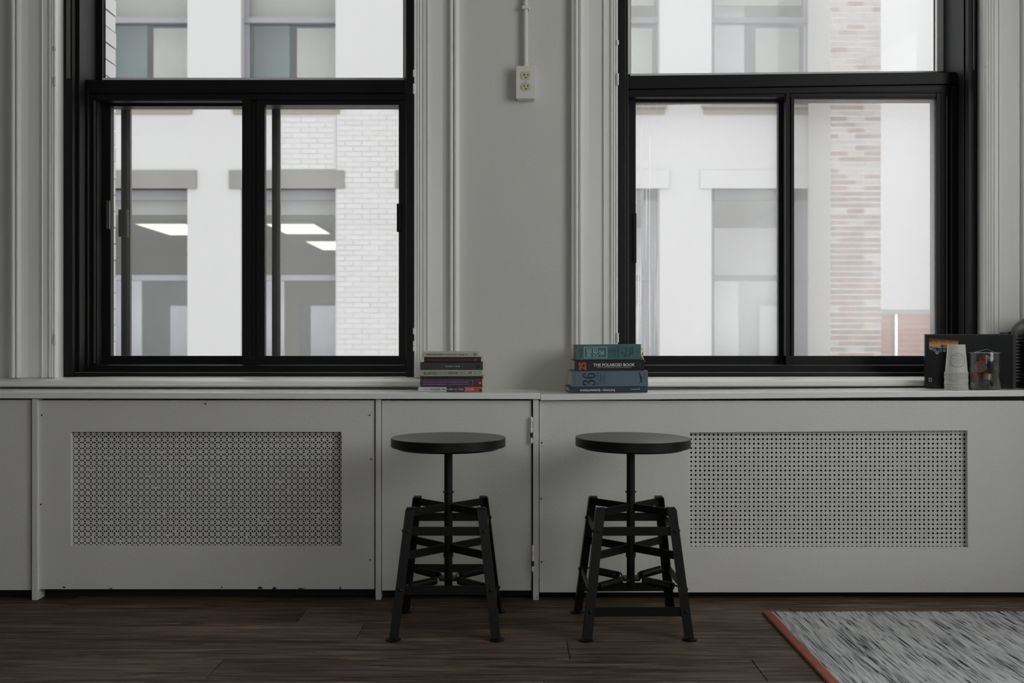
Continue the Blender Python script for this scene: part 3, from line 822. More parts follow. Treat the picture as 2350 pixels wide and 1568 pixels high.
# ------------------------------------------------------------------ bar stools
def make_stool():
    root = empty('stool', (0, 0, 0))
    ct, cb, zt, zb = .112, .153, .360, .006
    def c(z): return ct + (cb - ct) * (zt - z) / (zt - zb)
    w, t = .0255, .004
    for sx in (1, -1):
        for sy in (1, -1):
            L = [(0, 0), (-w, 0), (-w, -t), (-t, -t), (-t, -w), (0, -w)]
            def fn(u, v, z): return (sx * (c(z) + u), sy * (c(z) + v), z)
            m = MB(); n = 6
            zs = [zb, zt - .006, zt]
            ring = []
            for i, z in enumerate(zs):
                sh = .0035 if i == 2 else 0
                for u, v in L:
                    uu, vv = (u - sh if u > -t else u), (v - sh if v > -t else v)
                    m.v.append(fn(uu, vv, z))
            rev = (sx * sy) < 0
            for i in range(2):
                for k in range(n):
                    f = (i * n + k, (i + 1) * n + k, (i + 1) * n + (k + 1) % n, i * n + (k + 1) % n)
                    m.f.append(f[::-1] if rev else f)
            # end caps
            for base, flip in ((0, False), (2 * n, True)):
                for q in ((0, 1, 2, 3), (0, 3, 4, 5)):
                    f = tuple(base + i for i in q)
                    m.f.append(f[::-1] if flip ^ rev else f)
            leg = obj('leg', m, m_black, root)
            # closing plate on the top of the angle
            m = MB(); zc = zt - .0015
            m.box(min(sx * (c(zt) - w), sx * (c(zt) - .002)), max(sx * (c(zt) - w), sx * (c(zt) - .002)), min(sy * (c(zt) - w), sy * (c(zt) - .002)), max(sy * (c(zt) - w), sy * (c(zt) - .002)), zc - .0025, zc)
            obj('end_cap', m, m_black, leg)
            fx, fy = sx * (c(0) - .011), sy * (c(0) - .011)
            obj('foot', MB().lathe([(.0185, 0), (.021, .002), (.021, .0045), (.012, .0075), (.006, .010), (.006, .02)], 20, (fx, fy, 0)), m_black, leg, sm=True)
    # horizontal rails with bolts
    def rail(axis, s, z0, z1):
        z = (z0 + z1) / 2; a = c(z); o_ = a - t - .0035
        m = MB()
        if axis == 'x': m.box(-a + .003, a - .003, min(s * o_, s * (o_ + .0035)), max(s * o_, s * (o_ + .0035)), z0, z1)
        else: m.box(min(s * o_, s * (o_ + .0035)), max(s * o_, s * (o_ + .0035)), -a + .003, a - .003, z0, z1)
        rl = obj('rail', m, m_black, root)
        for e in (1, -1):
            q = e * (a - .0125)
            if axis == 'x': p0, p1 = (q, s * (a - .004), z), (q, s * (a + .0035), z)
            else: p0, p1 = (s * (a - .004), q, z), (s * (a + .0035), q, z)
            v0, v1 = Vector(p0), Vector(p1); dv = (v1 - v0)
            obj('bolt', MB().tube([v0, v0 + dv * .75, v1], [.0052, .0052, .003], 10), m_black, rl, sm=True)
    for s in (1, -1):
        rail('x', s, .283, .3075); rail('y', s, .283, .3075)
        rail('x', s, .065, .0905); rail('y', s, .124, .1485)
    # two sets of crossed flat bars
    for z0, z1 in ((.334, .355), (.2155, .238)):
        a = c((z0 + z1) / 2) - .006
        for s in (1, -1):
            d = Vector((a, s * a, 0)); n = Vector((-s * 1.0, 1.0, 0)).normalized() * .002
            p = [d + n, d - n, -d - n, -d + n]
            vs = [(q.x, q.y, z0) for q in p] + [(q.x, q.y, z1) for q in p]
            m = MB().add(vs, [(3, 2, 1, 0), (4, 5, 6, 7), (0, 1, 5, 4), (1, 2, 6, 5), (2, 3, 7, 6), (3, 0, 4, 7)])
            obj('cross_bar', m, m_black, root)
    # screw column
    pc = obj('column', MB().lathe([(.0112, .113), (.0118, .116), (.0118, .198), (.0145, .199), (.0145, .213), (.0122, .214), (.0122, .517)], 24), m_black, root, sm=True)
    obj('stop_ring', MB().torus((0, 0, .388), .0145, .0022, 24, 8), m_black, pc, sm=True)
    # spring star
    star = []
    for k in range(32):
        a = 2 * PI * k / 32; star.append(((.027 + .005 * math.cos(4 * a)) * math.cos(a + PI / 4), (.027 + .005 * math.cos(4 * a)) * math.sin(a + PI / 4)))
    obj('spring_hub', MB().prism(star, lambda u, v, t: (u, v, t), .1345, .1405), m_black, pc)
    for sx in (1, -1):
        for sy in (1, -1):
            m = MB(); dirv = Vector((sx, sy, 0)).normalized(); up = Vector((0, 0, 1)); side = dirv.cross(up)
            pts = []; n = 17; r0, r1 = .047, .146; R = .0092
            for i in range(n * 10 + 1):
                a = 2 * PI * i / 10; q = dirv * (r0 + (r1 - r0) * i / (n * 10)) + (up * math.cos(a) + side * math.sin(a)) * R
                pts.append(q + up * .1385)
            m.tube(pts, .0026, 5)
            hk = [dirv * (.029 + .018 * i / 6) + up * (.1385 + .010 * math.sin(PI * i / 6) - .004 * (1 - i / 6)) for i in range(7)]
            m.tube(hk, .0022, 6)
            m.tube([dirv * r1 + up * (.1385 + .006), dirv * (r1 + .012) + up * .142, dirv * (c(.14) * 1.414 - .012) + up * .1375], .0022, 6)
            obj('spring', m, m_black, root, sm=True)
            # little gusset the spring hooks into
            e = dirv * (c(.14) * 1.414 - .013)
            obj('spring_eye', MB().torus(e + up * .1375, .006, .002, 12, 6), m_black, root, sm=True)
    # seat
    st = obj('seat', MB().lathe([(.150, .5178), (.1640, .5200), (.1655, .5210), (.1655, .5454), (.1651, .5462), (.08, .5462), (.002, .5462)], 96), m_seat, root, sm=True)
    smooth(st.data, 15)
    obj('seat_plate', MB().lathe([(.03, .505), (.09, .5135), (.146, .5135), (.1485, .5168)], 64), m_black, st, sm=True)
    obj('seat_band', MB().lathe([(.1653, .5212), (.1658, .5214), (.1658, .5448), (.1654, .5452)], 96, cap=False), m_black, st, sm=True)
    return root
s1 = make_stool()
s2 = copy_tree(s1)
SD = 2.887
s2.location = (PX(1447.5, SD), SD, 0); s2.rotation_euler.z = math.radians(1.2)
s1.location = (PX(1029, SD), SD, 0); s1.rotation_euler.z = math.radians(90)
tag(s1, 'black round-seat metal stool in front of the small cupboard door', 'stool', 'black screw stools')
tag(s2, 'black round-seat metal stool beside the cane-pattern vent', 'stool', 'black screw stools')
for ch in s2.children:
    if ch.name.startswith('seat') and ch.type == 'MESH' : ch.rotation_euler = (math.radians(.35), math.radians(.5), math.radians(25))
# ------------------------------------------------------------------ books
PAPER = M('book_pages', (.60, .54, .42), .85, noise=(3, .12, (1, 1, 900)), bump=(3, .4, (1, 1, 700)))
PAPER_W = M('white_book_pages', (.66, .64, .58), .85, noise=(3, .1, (1, 1, 900)))
INK_B = M('black_ink', (.012, .012, .014), .6, noise=(40, .1)); INK_W = M('white_ink', (.62, .62, .60), .6, noise=(40, .05))
INK_R = M('red_ink', (.42, .03, .025), .6, noise=(40, .1)); INK_DR = M('dark_red_ink', (.13, .018, .018), .6, noise=(40, .1))
INK_O = M('olive_ink', (.24, .235, .15), .6, noise=(40, .1)); INK_L = M('lilac_ink', (.42, .34, .42), .6, noise=(40, .05))
INK_T = M('pale_teal_ink', (.40, .52, .52), .6, noise=(40, .05)); INK_N = M('navy_ink', (.012, .02, .035), .6, noise=(40, .1))
INK_OR = M('orange_red_ink', (.62, .09, .04), .55, noise=(60, .35)); INK_G = M('grey_ink', (.18, .18, .18), .6, noise=(40, .1))

def cover_mat(name, col, rough=.45): return M(name, col, rough, noise=(14, .07), bump=(200, .1))
class Book:
    def __init__(s, label, group, px0, px1, z0, th, d, depth, col, yaw=0, hard=False, pages=PAPER, rough=.45, roll=0):
        s.d = d; s.pxc = (px0 + px1) / 2; s.th = th; s.L = (px1 - px0) / F * d
        s.root = empty('book', (PX(s.pxc, d), d, z0), math.radians(yaw), label=label, cat='book', group=group)
        s.root.rotation_euler.y = -roll
        tb = .0022 if hard else .0008; ts = .002 if hard else .001; e = .003 if hard else .0005
        L2 = s.L / 2; D = depth; h = th
        poly = [(0.0015, 0), (D, 0), (D, tb), (ts, tb), (ts, h - tb), (D, h - tb), (D, h), (0.0015, h), (0, h - .0015), (0, .0015)]
        m = MB().prism(poly, lambda u, v, t: (t, u, v), -L2, L2)
        s.cover = obj('cover', m, cover_mat('cover_' + label.split()[0] + '_' + label.split()[1], col, rough), s.root)
        obj('page_block', boxes((-L2 + e, L2 - e, ts, D - e, tb, h - tb)), pages, s.root)
        s.z0 = z0
    def loc(s, u, v, o, k, pybot):
        """crop coordinates (origin o, scale k) -> local x, z on the spine"""
        px = o[0] + u / k; py = o[1] + v / k
        return (px - s.pxc) / F * s.d, (pybot - py) / F * s.d
    def fit(s, o, k, pybot): s.o, s.k, s.pb = o, k, pybot; return s
    def text(s, items, mat, name='lettering', rot=0):
        for t, u0, u1, v0, v1 in items:
            m = MB()
            x0, z1 = s.loc(u0, v0, s.o, s.k, s.pb); x1, z0 = s.loc(u1, v1, s.o, s.k, s.pb)
            letter(m, t, x0, x1, max(z0, .0006), min(z1, s.th - .0006), -.0003, rot)
            obj(name, m, mat, s.root)
    def rects(s, items, mat, name='print', y=.00018):
        m = MB()
        for u0, u1, v0, v1 in items:
            x0, z1 = s.loc(u0, v0, s.o, s.k, s.pb); x1, z0 = s.loc(u1, v1, s.o, s.k, s.pb)
            m.box(x0, x1, -y, 0.0003, max(z0, .0002), min(z1, s.th - .0002))
        o = obj(name, m, mat, s.root)
        if len(items) > 1: o['kind'] = 'stuff'
        return o
    def poly(s, pts, mat, name='emblem', y=.0003):
        q = [s.loc(u, v, s.o, s.k, s.pb) for u, v in pts]
        m = MB().prism(q, lambda a, b, t: (a, t, b), 0.0002, -y)
        return obj(name, m, mat, s.root)
    def ring(s, u, v, r, w, mat, name='emblem', sq=1):
        cx, cz = s.loc(u, v, s.o, s.k, s.pb); R = r / s.k / F * s.d; W = w / s.k / F * s.d
        m = MB(); n = 28
        for k in range(n):
            a, b = 2 * PI * k / n, 2 * PI * (k + 1) / n
            m.add([(cx + rr * math.cos(t), -.00032, cz + rr * math.sin(t) * sq) for rr, t in ((R - W, a), (R, a), (R, b), (R - W, b))], [(0, 1, 2, 3)])
        return obj(name, m, mat, s.root)

G1 = 'paperbacks stacked on the left countertop'
o1, k1 = (940, 780), 11.2
bd = 3.235; u = bd / F
zb = ZTOP(PX(1035, bd)) + .0003
def stack1(label, u0, u1, v0, v1, col, depth, **k):
    global zb
    th = (v1 - v0) / k1 * u
    b = Book(label, G1, o1[0] + u0 / k1, o1[0] + u1 / k1, zb, th, bd + k.pop('dd', 0), depth, col, **k).fit(o1, k1, o1[1] + v1 / k1)
    zb += th + .0001
    return b
b = stack1('white black and orange paperback at the very bottom of the left stack', 218, 1868, 1222, 1343, (.56, .56, .55), .128, yaw=-.6, dd=-.004)
b.rects([(950, 1420, 1222, 1343)], M('black_spine_print', (.012, .016, .022), .5, noise=(30, .2)), 'spine_print')
b.poly([(1440, 1340), (1400, 1226), (1866, 1226), (1866, 1340)], M('orange_spine_print', (.50, .07, .03), .5, noise=(60, .4)), 'spine_print', .0002)
b.poly([(1228, 1338), (1250, 1338), (1268, 1226), (1246, 1226)], INK_R, 'slash', .0003)
b.poly([(1800, 1270), (1866, 1300), (1866, 1336), (1790, 1336)], INK_B, 'spine_print', .00026)
b.text([(serif('WALDEN; OR,'), 515, 930, 1256, 1312)], INK_B); b.text([(serif('LIFE IN'), 972, 1225, 1258, 1306), (serif('THE'), 1265, 1392, 1258, 1306), (serif('WOODS'), 1450, 1655, 1256, 1304)], INK_W)
b.text([('THOREAU', 348, 480, 1266, 1290)], INK_G)
b = stack1('purple paperback with two lines of pale lettering in the left stack', 272, 1868, 1020, 1220, (.052, .022, .052), .135, yaw=.3)
b.rects([(272, 1868, 1022, 1038)], M('lilac_spine_band', (.18, .13, .19), .5, noise=(30, .1)), 'spine_band')
b.text([('THE CONDE NAST TRAVELER BOOK OF UNFORGETTABLE JOURNEYS', 345, 1525, 1080, 1112), ('GREAT WRITERS ON GREAT PLACES', 345, 942, 1141, 1168), ('KLARA GLOWCZEWSKA, EDITOR', 1005, 1525, 1141, 1168)], INK_L)
b.rects([(1775, 1838, 1074, 1142)], INK_R, 'publisher_mark'); b.poly([(1788, 1122), (1796, 1108), (1830, 1116), (1836, 1130), (1810, 1132)], INK_W, 'publisher_mark')
b.rects([(1605, 1625, 1055, 1075), (1618, 1628, 1085, 1110), (1612, 1622, 1120, 1145), (1606, 1614, 1150, 1190)], INK_L, 'spine_ornament')
b = stack1('thin black paperback lying on the purple one in the left stack', 274, 1880, 948, 1019, (.012, .012, .014), .13, yaw=-.4)
b.text([('THOREAU', 340, 455, 972, 988), ('VINTAGE', 1600, 1830, 968, 988)], INK_G) if False else b.rects([(340 + 14 * i, 350 + 14 * i, 972, 986) for i in range(8)] + [(1545 + 17 * i, 1557 + 17 * i, 970 + (i % 3) * 3, 988) for i in range(17)], M('faint_spine_marks', (.07, .068, .06), .6, noise=(30, .2)), 'spine_marks')
b = stack1('cream paperback with dark green capitals in the left stack', 278, 1868, 775, 945, (.37, .365, .29), .13, yaw=.5)
b.text([('BILL BRYSON', 360, 698, 832, 897), ('HERE NOR', 990, 1245, 832, 893)], M('dark_olive_ink', (.05, .05, .03), .6, noise=(40, .1)))
b.text([('NEITHER', 745, 968, 832, 893), ('THERE', 1262, 1420, 832, 891)], INK_O)
b.poly([(1478, 895), (1545, 838), (1590, 822), (1586, 892), (1550, 862)], M('bird_print', (.06, .06, .035), .6, noise=(40, .2)), 'bird_print')
b.ring(1690, 860, 32, 8, INK_O); b.rects([(1648, 1732, 856, 864)], INK_O, 'emblem')
b.rects([(1795, 1815, 812 + 15 * i, 822 + 15 * i) for i in range(7)], INK_O, 'spine_marks')
b = stack1('charcoal paperback with spaced white capitals in the left stack', 273, 1882, 582, 772, (.035, .037, .037), .135, yaw=-.2)
b.text([(serif('QUIET'), 440, 745, 640, 725)], INK_DR); b.text([('S U S A N   C A I N', 915, 1290, 662, 704)], INK_W)
b.rects([(842, 858, 612, 752), (1345, 1361, 612, 752)], M('spine_rule', (.10, .10, .095), .6, noise=(30, .1)), 'spine_rule')
b.rects([(1690, 1808, 640, 738)], M('spine_stamp', (.015, .015, .015), .5, noise=(30, .2)), 'publisher_mark')
b = stack1('maroon paperback second from the top of the left stack', 370, 1838, 448, 580, (.035, .008, .010), .12, yaw=-1.0)
rb = random.Random(2); xs = 490; its = []
while xs < 1600:
    w = rb.uniform(10, 24)
    if rb.random() > .2: its.append((xs, xs + w * .6, 505 + rb.uniform(-3, 3), 528))
    xs += w
b.rects(its, M('faint_red_marks', (.13, .06, .06), .6, noise=(30, .2)), 'spine_marks')
b.poly([(1665, 548), (1660, 535), (1690, 518), (1672, 498), (1700, 488), (1720, 512), (1695, 530), (1705, 546)], INK_G, 'publisher_mark')
b = stack1('white paperback on top of the left stack with a red author name', 330, 1770, 302, 448, (.52, .51, .45), .118, yaw=.8, dd=.004)
b.text([('DAMN GOOD ADVICE', 430, 848, 362, 402), ('(for people with talent!)', 862, 1225, 362, 402)], INK_B); b.text([('George Lois', 1252, 1512, 358, 410)], INK_R)
b.ring(1678, 378, 40, 9, INK_B); b.rects([(1625, 1730, 372, 384)], INK_B, 'emblem'); b.rects([(1585, 1590, 330, 440)], INK_G, 'spine_rule'); b.rects([(338, 350, 368, 390)], INK_B, 'spine_marks')

G2 = 'hardbacks stacked on the right countertop'
o2, k2 = (1290, 770), 10.45
bd = 3.225; u = bd / F
zb = ZTOP(PX(1396, bd)) + .0003
def stack2(label, u0, u1, v0, v1, col, depth, **k):
    global zb
    th = (v1 - v0) / k2 * u
    b = Book(label, G2, o2[0] + u0 / k2, o2[0] + u1 / k2, zb, th, bd + k.pop('dd', 0), depth, col, roll=.0085, **k).fit(o2, k2, o2[1] + v1 / k2)
    zb += th + .0001
    return b
b = stack2('dark navy hardback at the bottom of the right stack, lettered upside down', 165, 2050, 1222, 1361, (.020, .034, .062), .165, yaw=1.2, hard=True, pages=PAPER_W)
b.text([('Brad Downey \u2014 Spontaneous Sculptures', 428, 1265, 1262, 1338)], INK_W, rot=180); b.text([('gestalten', 1650, 1870, 1262, 1312)], INK_T, rot=180)
b = stack2('blue-grey hardback with a big dark number in the right stack', 228, 2062, 838, 1222, (.098, .150, .195), .17, yaw=.9, hard=True, pages=PAPER_W)
b.text([(serif('36'), 492, 797, 886, 1190), ('HOURS', 810, 885, 886, 1184), ('125 WEEKENDS', 915, 942, 905, 1162), ('IN THE', 964, 988, 975, 1086), ('USA & CANADA', 1006, 1034, 905, 1162),
        (fraktur('The New York Times'), 292, 322, 896, 1192), ('TASCHEN', 1965, 1998, 905, 1104)], INK_N, rot=90)
b.poly([(1860, 872), (1885, 930), (1905, 985), (1945, 1030), (1938, 1046), (1912, 1032), (1922, 1085), (1920, 1138), (1902, 1128), (1895, 1112), (1850, 1152), (1845, 1140), (1880, 1085), (1868, 1010), (1848, 900), (1846, 876)], INK_N, 'aeroplane_print')
b = stack2('black hardback with white capitals in the right stack', 296, 1976, 572, 832, (.010, .010, .011), .165, yaw=1.0, hard=True, pages=PAPER_W, rough=.3)
b.text([('THE POLAROID BOOK', 750, 1752, 655, 730), ('SELECTIONS FROM THE POLAROID COLLECTIONS OF PHOTOGRAPHY', 840, 1668, 744, 764)], INK_W)
b.text([(serif('25'), 398, 582, 630, 808)], INK_OR, name='number_print', rot=90)
b.rects([(1862, 1890, 650, 750)], M('dark_label_print', (.035, .035, .035), .5, noise=(30, .2)), 'spine_marks')
b = stack2('teal hardback on top of the right stack with a boxed title', 344, 1896, 200, 570, (.050, .150, .150), .155, yaw=1.3, hard=True, pages=M('patterned_page_edges', (.42, .25, .13), .8, noise=(14, .6)))
fr = [(522, 1082, 255, 268), (522, 1082, 512, 525), (522, 536, 255, 525), (1068, 1082, 255, 525)]
b.rects(fr, INK_T, 'title_frame', .00025)
b.text([('WHERE', 590, 708, 290, 496), ('CHEFS', 745, 860, 290, 490), ('EAT', 893, 1008, 335, 442)], INK_T, rot=90)
b.text([('A GUIDE', 1122, 1158, 312, 462), ("TO CHEFS'", 1186, 1224, 296, 482), ('FAVORITE', 1252, 1292, 290, 488), ('RESTAURANTS', 1318, 1356, 256, 508),
        (script('The'), 1405, 1468, 358, 448), (script('Ultimate'), 1474, 1558, 268, 508), (script("Insiders'"), 1560, 1640, 262, 496), (script('Guide'), 1630, 1706, 270, 440)], M('dark_teal_ink', (.010, .03, .032), .6, noise=(40, .1)), rot=90)
ink = M('dark_teal_rule', (.02, .055, .055), .6, noise=(40, .1))
b.rects([(408, 412, 262, 520), (504, 508, 262, 520), (1378, 1382, 262, 520), (1724, 1728, 262, 508), (432, 446, 300, 500), (460, 474, 320, 490)], ink, 'spine_rule')
b.ring(1815, 375, 42, 8, ink); b.rects([(1770, 1862, 371, 379)], ink, 'emblem')
# yellow ribbon marker hanging from the teal book
tw = MB(); n = 14
L2 = b.L / 2
pts = []
for i in range(n + 1):
    t = i / n
    pts.append((L2 + .002 + .012 * t + .003 * math.sin(t * 7), .02 - .004 * t, b.th * .78 - .046 * t, .0032 * math.cos(t * 5.2), .0032 * math.sin(t * 5.2)))
vs = []
for (x, y, z, cx, cy) in pts: vs += [(x - cx, y - cy, z), (x + cx, y + cy, z)]
tw.add(vs, [(2 * i, 2 * i + 1, 2 * i + 3, 2 * i + 2) for i in range(n)])
obj('ribbon_marker', tw, M('yellow_ribbon', (.62, .50, .06), .5, noise=(60, .1)), b.root, solid=.0004, label='yellow ribbon marker')

# ------------------------------------------------------------------ coffee corner on the right countertop
yaw = -math.atan2(.085, .2395)
XA, YA = PX(2123, 3.33), 3.33
XB = PX(2331, 3.245); YB = 3.245
Lb = math.hypot(XB - XA, YB - YA); yaw = math.atan2(YB - YA, XB - XA)
zc = ZTOP(PX(2331, 3.245)) + .0003
box_r = empty('display_box', (XA, YA, zc), yaw, label='glossy black coffee box with an orange picture, behind the paper cups', cat='box')
HB = .178
m_box = M('black_glossy_card', (.006, .0065, .008), .3, noise=(30, .2), spec=.2)
obj('carton', boxes((0, Lb, 0, .045, 0, HB)), m_box, box_r, bevel=.0012)
obj('card_edge', boxes((Lb - .008, Lb + .0004, -.0006, .0454, 0.0005, HB - .0005)), M('dark_card_edge', (.022, .024, .026), .4, noise=(30, .2)), box_r)
obj('lid_edge', boxes((-.0005, Lb, -.0006, .0455, HB - .0025, HB + .0006)), M('card_edge_dark', (.03, .032, .035), .4, noise=(30, .2)), box_r)
def bx(px): return (px - 2123) / 207.0 * Lb
def bz(py): return HB * (890.5 - py) / (890.5 - 770)
def flat(name, pts, mat, par, y=-.0004):
    q = [(bx(a), bz(b)) for a, b in pts]
    return obj(name, MB().prism(q, lambda u, v, t: (u, t, v), 0.0, y), mat, par)
# printed picture: warm sky band with a scatter of coloured capsules
pm = bpy.data.materials.new('orange_picture_print'); pm.use_nodes = True
N, L = pm.node_tree.nodes, pm.node_tree.links
tc = N.new('ShaderNodeTexCoord'); sx = N.new('ShaderNodeSeparateXYZ'); L.new(tc.outputs['Generated'], sx.inputs[0])
nz = N.new('ShaderNodeTexNoise'); nz.inputs['Scale'].default_value = 5; L.new(tc.outputs['Generated'], nz.inputs['Vector'])
ad = N.new('ShaderNodeMath'); ad.operation = 'MULTIPLY_ADD'; ad.inputs[1].default_value = .5; L.new(nz.outputs['Fac'], ad.inputs[0]); L.new(sx.outputs['Z'], ad.inputs[2])
rp = N.new('ShaderNodeValToRGB'); e = rp.color_ramp.elements
e[0].position = .25; e[0].color = (.42, .36, .08, 1); e[1].position = 1.1; e[1].color = (.10, .02, .01, 1)
q = e.new(.6); q.color = (.62, .30, .05, 1); q = e.new(.85); q.color = (.45, .12, .03, 1)
L.new(ad.outputs[0], rp.inputs['Fac']); L.new(rp.outputs[0], N['Principled BSDF'].inputs['Base Color']); N['Principled BSDF'].inputs['Roughness'].default_value = .35
flat('picture', [(2132.5, 798), (2132.5, 778.5), (2200, 784), (2200, 800), (2160, 801)], pm, box_r)
cc = [(2137, 801, 4.5, (.25, .25, .23)), (2145, 805, 4, (.20, .17, .14)), (2151, 811, 4, (.35, .32, .22)), (2158, 806, 4.5, (.03, .12, .35)), (2163, 797, 4.2, (.02, .10, .17)), (2171, 797, 4.5, (.55, .15, .04)), (2168, 806, 3.6, (.25, .24, .22)), (2141, 798, 2.6, (.4, .4, .38))]
for i, (a, b_, r_, cl) in enumerate(cc):
    mm = M('print_colour_%s' % 'abcdefgh'[i], cl, .35, noise=(80, .3))
    flat('picture_detail', [(a + r_ * math.cos(t), b_ + r_ * math.sin(t)) for t in [2 * PI * k / 14 for k in range(14)]][::-1], mm, box_r, -.0006)
    flat('picture_detail', [(a + r_ * .45 * math.cos(t), b_ - 1 + r_ * .45 * math.sin(t)) for t in [2 * PI * k / 10 for k in range(10)]][::-1], M('print_core_%s' % 'abcdefgh'[i], tuple(c_ * .4 for c_ in cl), .35, noise=(80, .3)), box_r, -.0007)
flat('logo_tile', [(2131, 877.5), (2131, 868), (2139, 868), (2139, 877.5)], M('pale_grey_print', (.36, .36, .35), .5, noise=(30, .05)), box_r, -.0005)
m = MB(); letter(m, 'N', bx(2133.4), bx(2136.8), bz(875.5), bz(870), -.0008); obj('logo_letter', m, INK_B, box_r)

# nested paper cups, upside down
m_cup = M('white_paper_cup', (.62, .62, .585), .6, noise=(20, .04), bump=(200, .1))
cx, cy = PX(2194.5, 3.225), 3.225
zc0 = ZTOP(cx) + .0006
prof = [(.0345, .0012), (.0354, 0), (.0366, .0016), (.0354, .0034), (.0338, .0036), (.0266, .0915), (.0260, .0925), (.0252, .0905), (.0010, .0905)]
cupm = MB().lathe(prof, 40, cap=False).mesh('paper_cup'); cupm.materials.append(m_cup); smooth(cupm, 50)
NC = 13
pos = ['at the bottom touching the counter', 'second from the counter', 'third from the counter', 'fourth from the counter', 'fifth from the counter', 'sixth from the counter', 'seventh from the counter',
       'seventh from the top', 'fifth from the top', 'fourth from the top', 'third from the top', 'second from the top', 'uppermost with a round printed face']
pos[7] = 'sixth from the top'
for i in range(NC):
    c = bpy.data.objects.new('paper_cup', cupm); COL.objects.link(c)
    c.location = (cx + random.uniform(-.0006, .0006), cy, zc0 + .00445 * i); c.rotation_euler.z = random.uniform(0, 6)
    tag(c, 'upside-down white paper cup in the nested stack, ' + pos[i], 'cup', 'nested paper cups')
    if i == NC - 1:
        c.rotation_euler.z = 0; top = c
def on_cup(ang, z): 
    r_ = .0338 + (.0266 - .0338) * (z - .0036) / (.0915 - .0036) + .0003
    return (r_ * math.sin(ang), -r_ * math.cos(ang), z)
m = MB(); n = 40; zc_, a0 = .0425, -.28
Rr = .0225
def disc(pts, r_): m.tube([on_cup(a, z) for a, z in pts], r_, 5)
disc([(a0 + Rr / .0305 * math.cos(t), zc_ + Rr * math.sin(t)) for t in [2 * PI * k / n for k in range(n + 1)]], .0007)
for k, (zz_, w) in enumerate(((.012, .014), (.0055, .017), (-.001, .015), (-.0075, .011))):
    for sgn in (-1, 1):
        disc([(a0 + sgn * (.001 + w * t) / .034, zc_ + zz_ + .003 * math.sin(t * PI) - .003 * t * (k % 2)) for t in [i / 6 for i in range(7)]], .0004 if k else .0006)
disc([(a0, zc_ + .014), (a0, zc_ + .020)], .0005); disc([(a0, zc_ - .013), (a0 + .012, zc_ - .0165), (a0, zc_ - .018)], .0005)
obj('round_print', m, INK_G, top)

# glass jar with coffee capsules
def thin_glass(name, tint, gloss_lo=.06, haze=.03):
    m = bpy.data.materials.new(name); m.use_nodes = True
    N, L = m.node_tree.nodes, m.node_tree.links; N.clear()
    out = N.new('ShaderNodeOutputMaterial'); tr = N.new('ShaderNodeBsdfTransparent'); tr.inputs['Color'].default_value = (*tint, 1)
    gl = N.new('ShaderNodeBsdfGlossy'); gl.inputs['Roughness'].default_value = .06
    lw = N.new('ShaderNodeLayerWeight'); lw.inputs['Blend'].default_value = .25
    mr = N.new('ShaderNodeMapRange'); mr.inputs['To Min'].default_value = gloss_lo; mr.inputs['To Max'].default_value = .75; L.new(lw.outputs['Facing'], mr.inputs['Value'])
    tl = N.new('ShaderNodeBsdfDiffuse'); nz = N.new('ShaderNodeTexNoise'); nz.inputs['Scale'].default_value = 30
    mh = N.new('ShaderNodeMapRange'); mh.inputs['To Min'].default_value = 0; mh.inputs['To Max'].default_value = haze * 2; L.new(nz.outputs['Fac'], mh.inputs['Value'])
    mx = N.new('ShaderNodeMixShader'); L.new(mr.outputs[0], mx.inputs[0]); L.new(tr.outputs[0], mx.inputs[1]); L.new(gl.outputs[0], mx.inputs[2])
    m2 = N.new('ShaderNodeMixShader'); L.new(mh.outputs[0], m2.inputs[0]); L.new(mx.outputs[0], m2.inputs[1]); L.new(tl.outputs[0], m2.inputs[2])
    L.new(m2.outputs[0], out.inputs[0]); return m
jx, jy = PX(2260, 3.222), 3.222
jz = ZTOP(jx) + .001
jar = empty('glass_jar', (jx, jy, jz), label='clear glass jar of coffee capsules in front of the black box', cat='jar')
JR, JH = .047, .118
obj('vessel', MB().lathe([(.001, .003), (JR - .006, .003), (JR - .002, .008), (JR - .002, JH), (JR, JH + .001), (JR + .001, JH - .002), (JR, .006), (JR - .004, 0), (.001, 0)], 48, cap=False), thin_glass('clear_jar_glass', (.95, .97, .96), .025, .008), jar, sm=True)
obj('rim', MB().torus((0, 0, JH), JR - .0005, .0014, 48, 8), thin_glass('jar_rim_glass', (.8, .82, .82), .3, .2), jar, sm=True)
obj('wire_clasp', MB().tube([(-JR, 0, JH - .004), (-JR * .8, -JR * .62, JH + .004), (-JR * .3, -JR * .96, JH + .012), (JR * .1, -JR * .99, JH + .004), (JR * .4, -JR * .92, JH - .003)], .0008, 6), m_steel, jar, sm=True)
cap_prof = [(.0105, .0), (.0135, .0015), (.0148, .004), (.0162, .0185), (.0168, .0195), (.0195, .0200), (.0197, .0208), (.0190, .0215), (.0165, .0213), (.001, .0212)]
capm = MB().lathe(cap_prof, 28).mesh('coffee_capsule'); smooth(capm, 35)
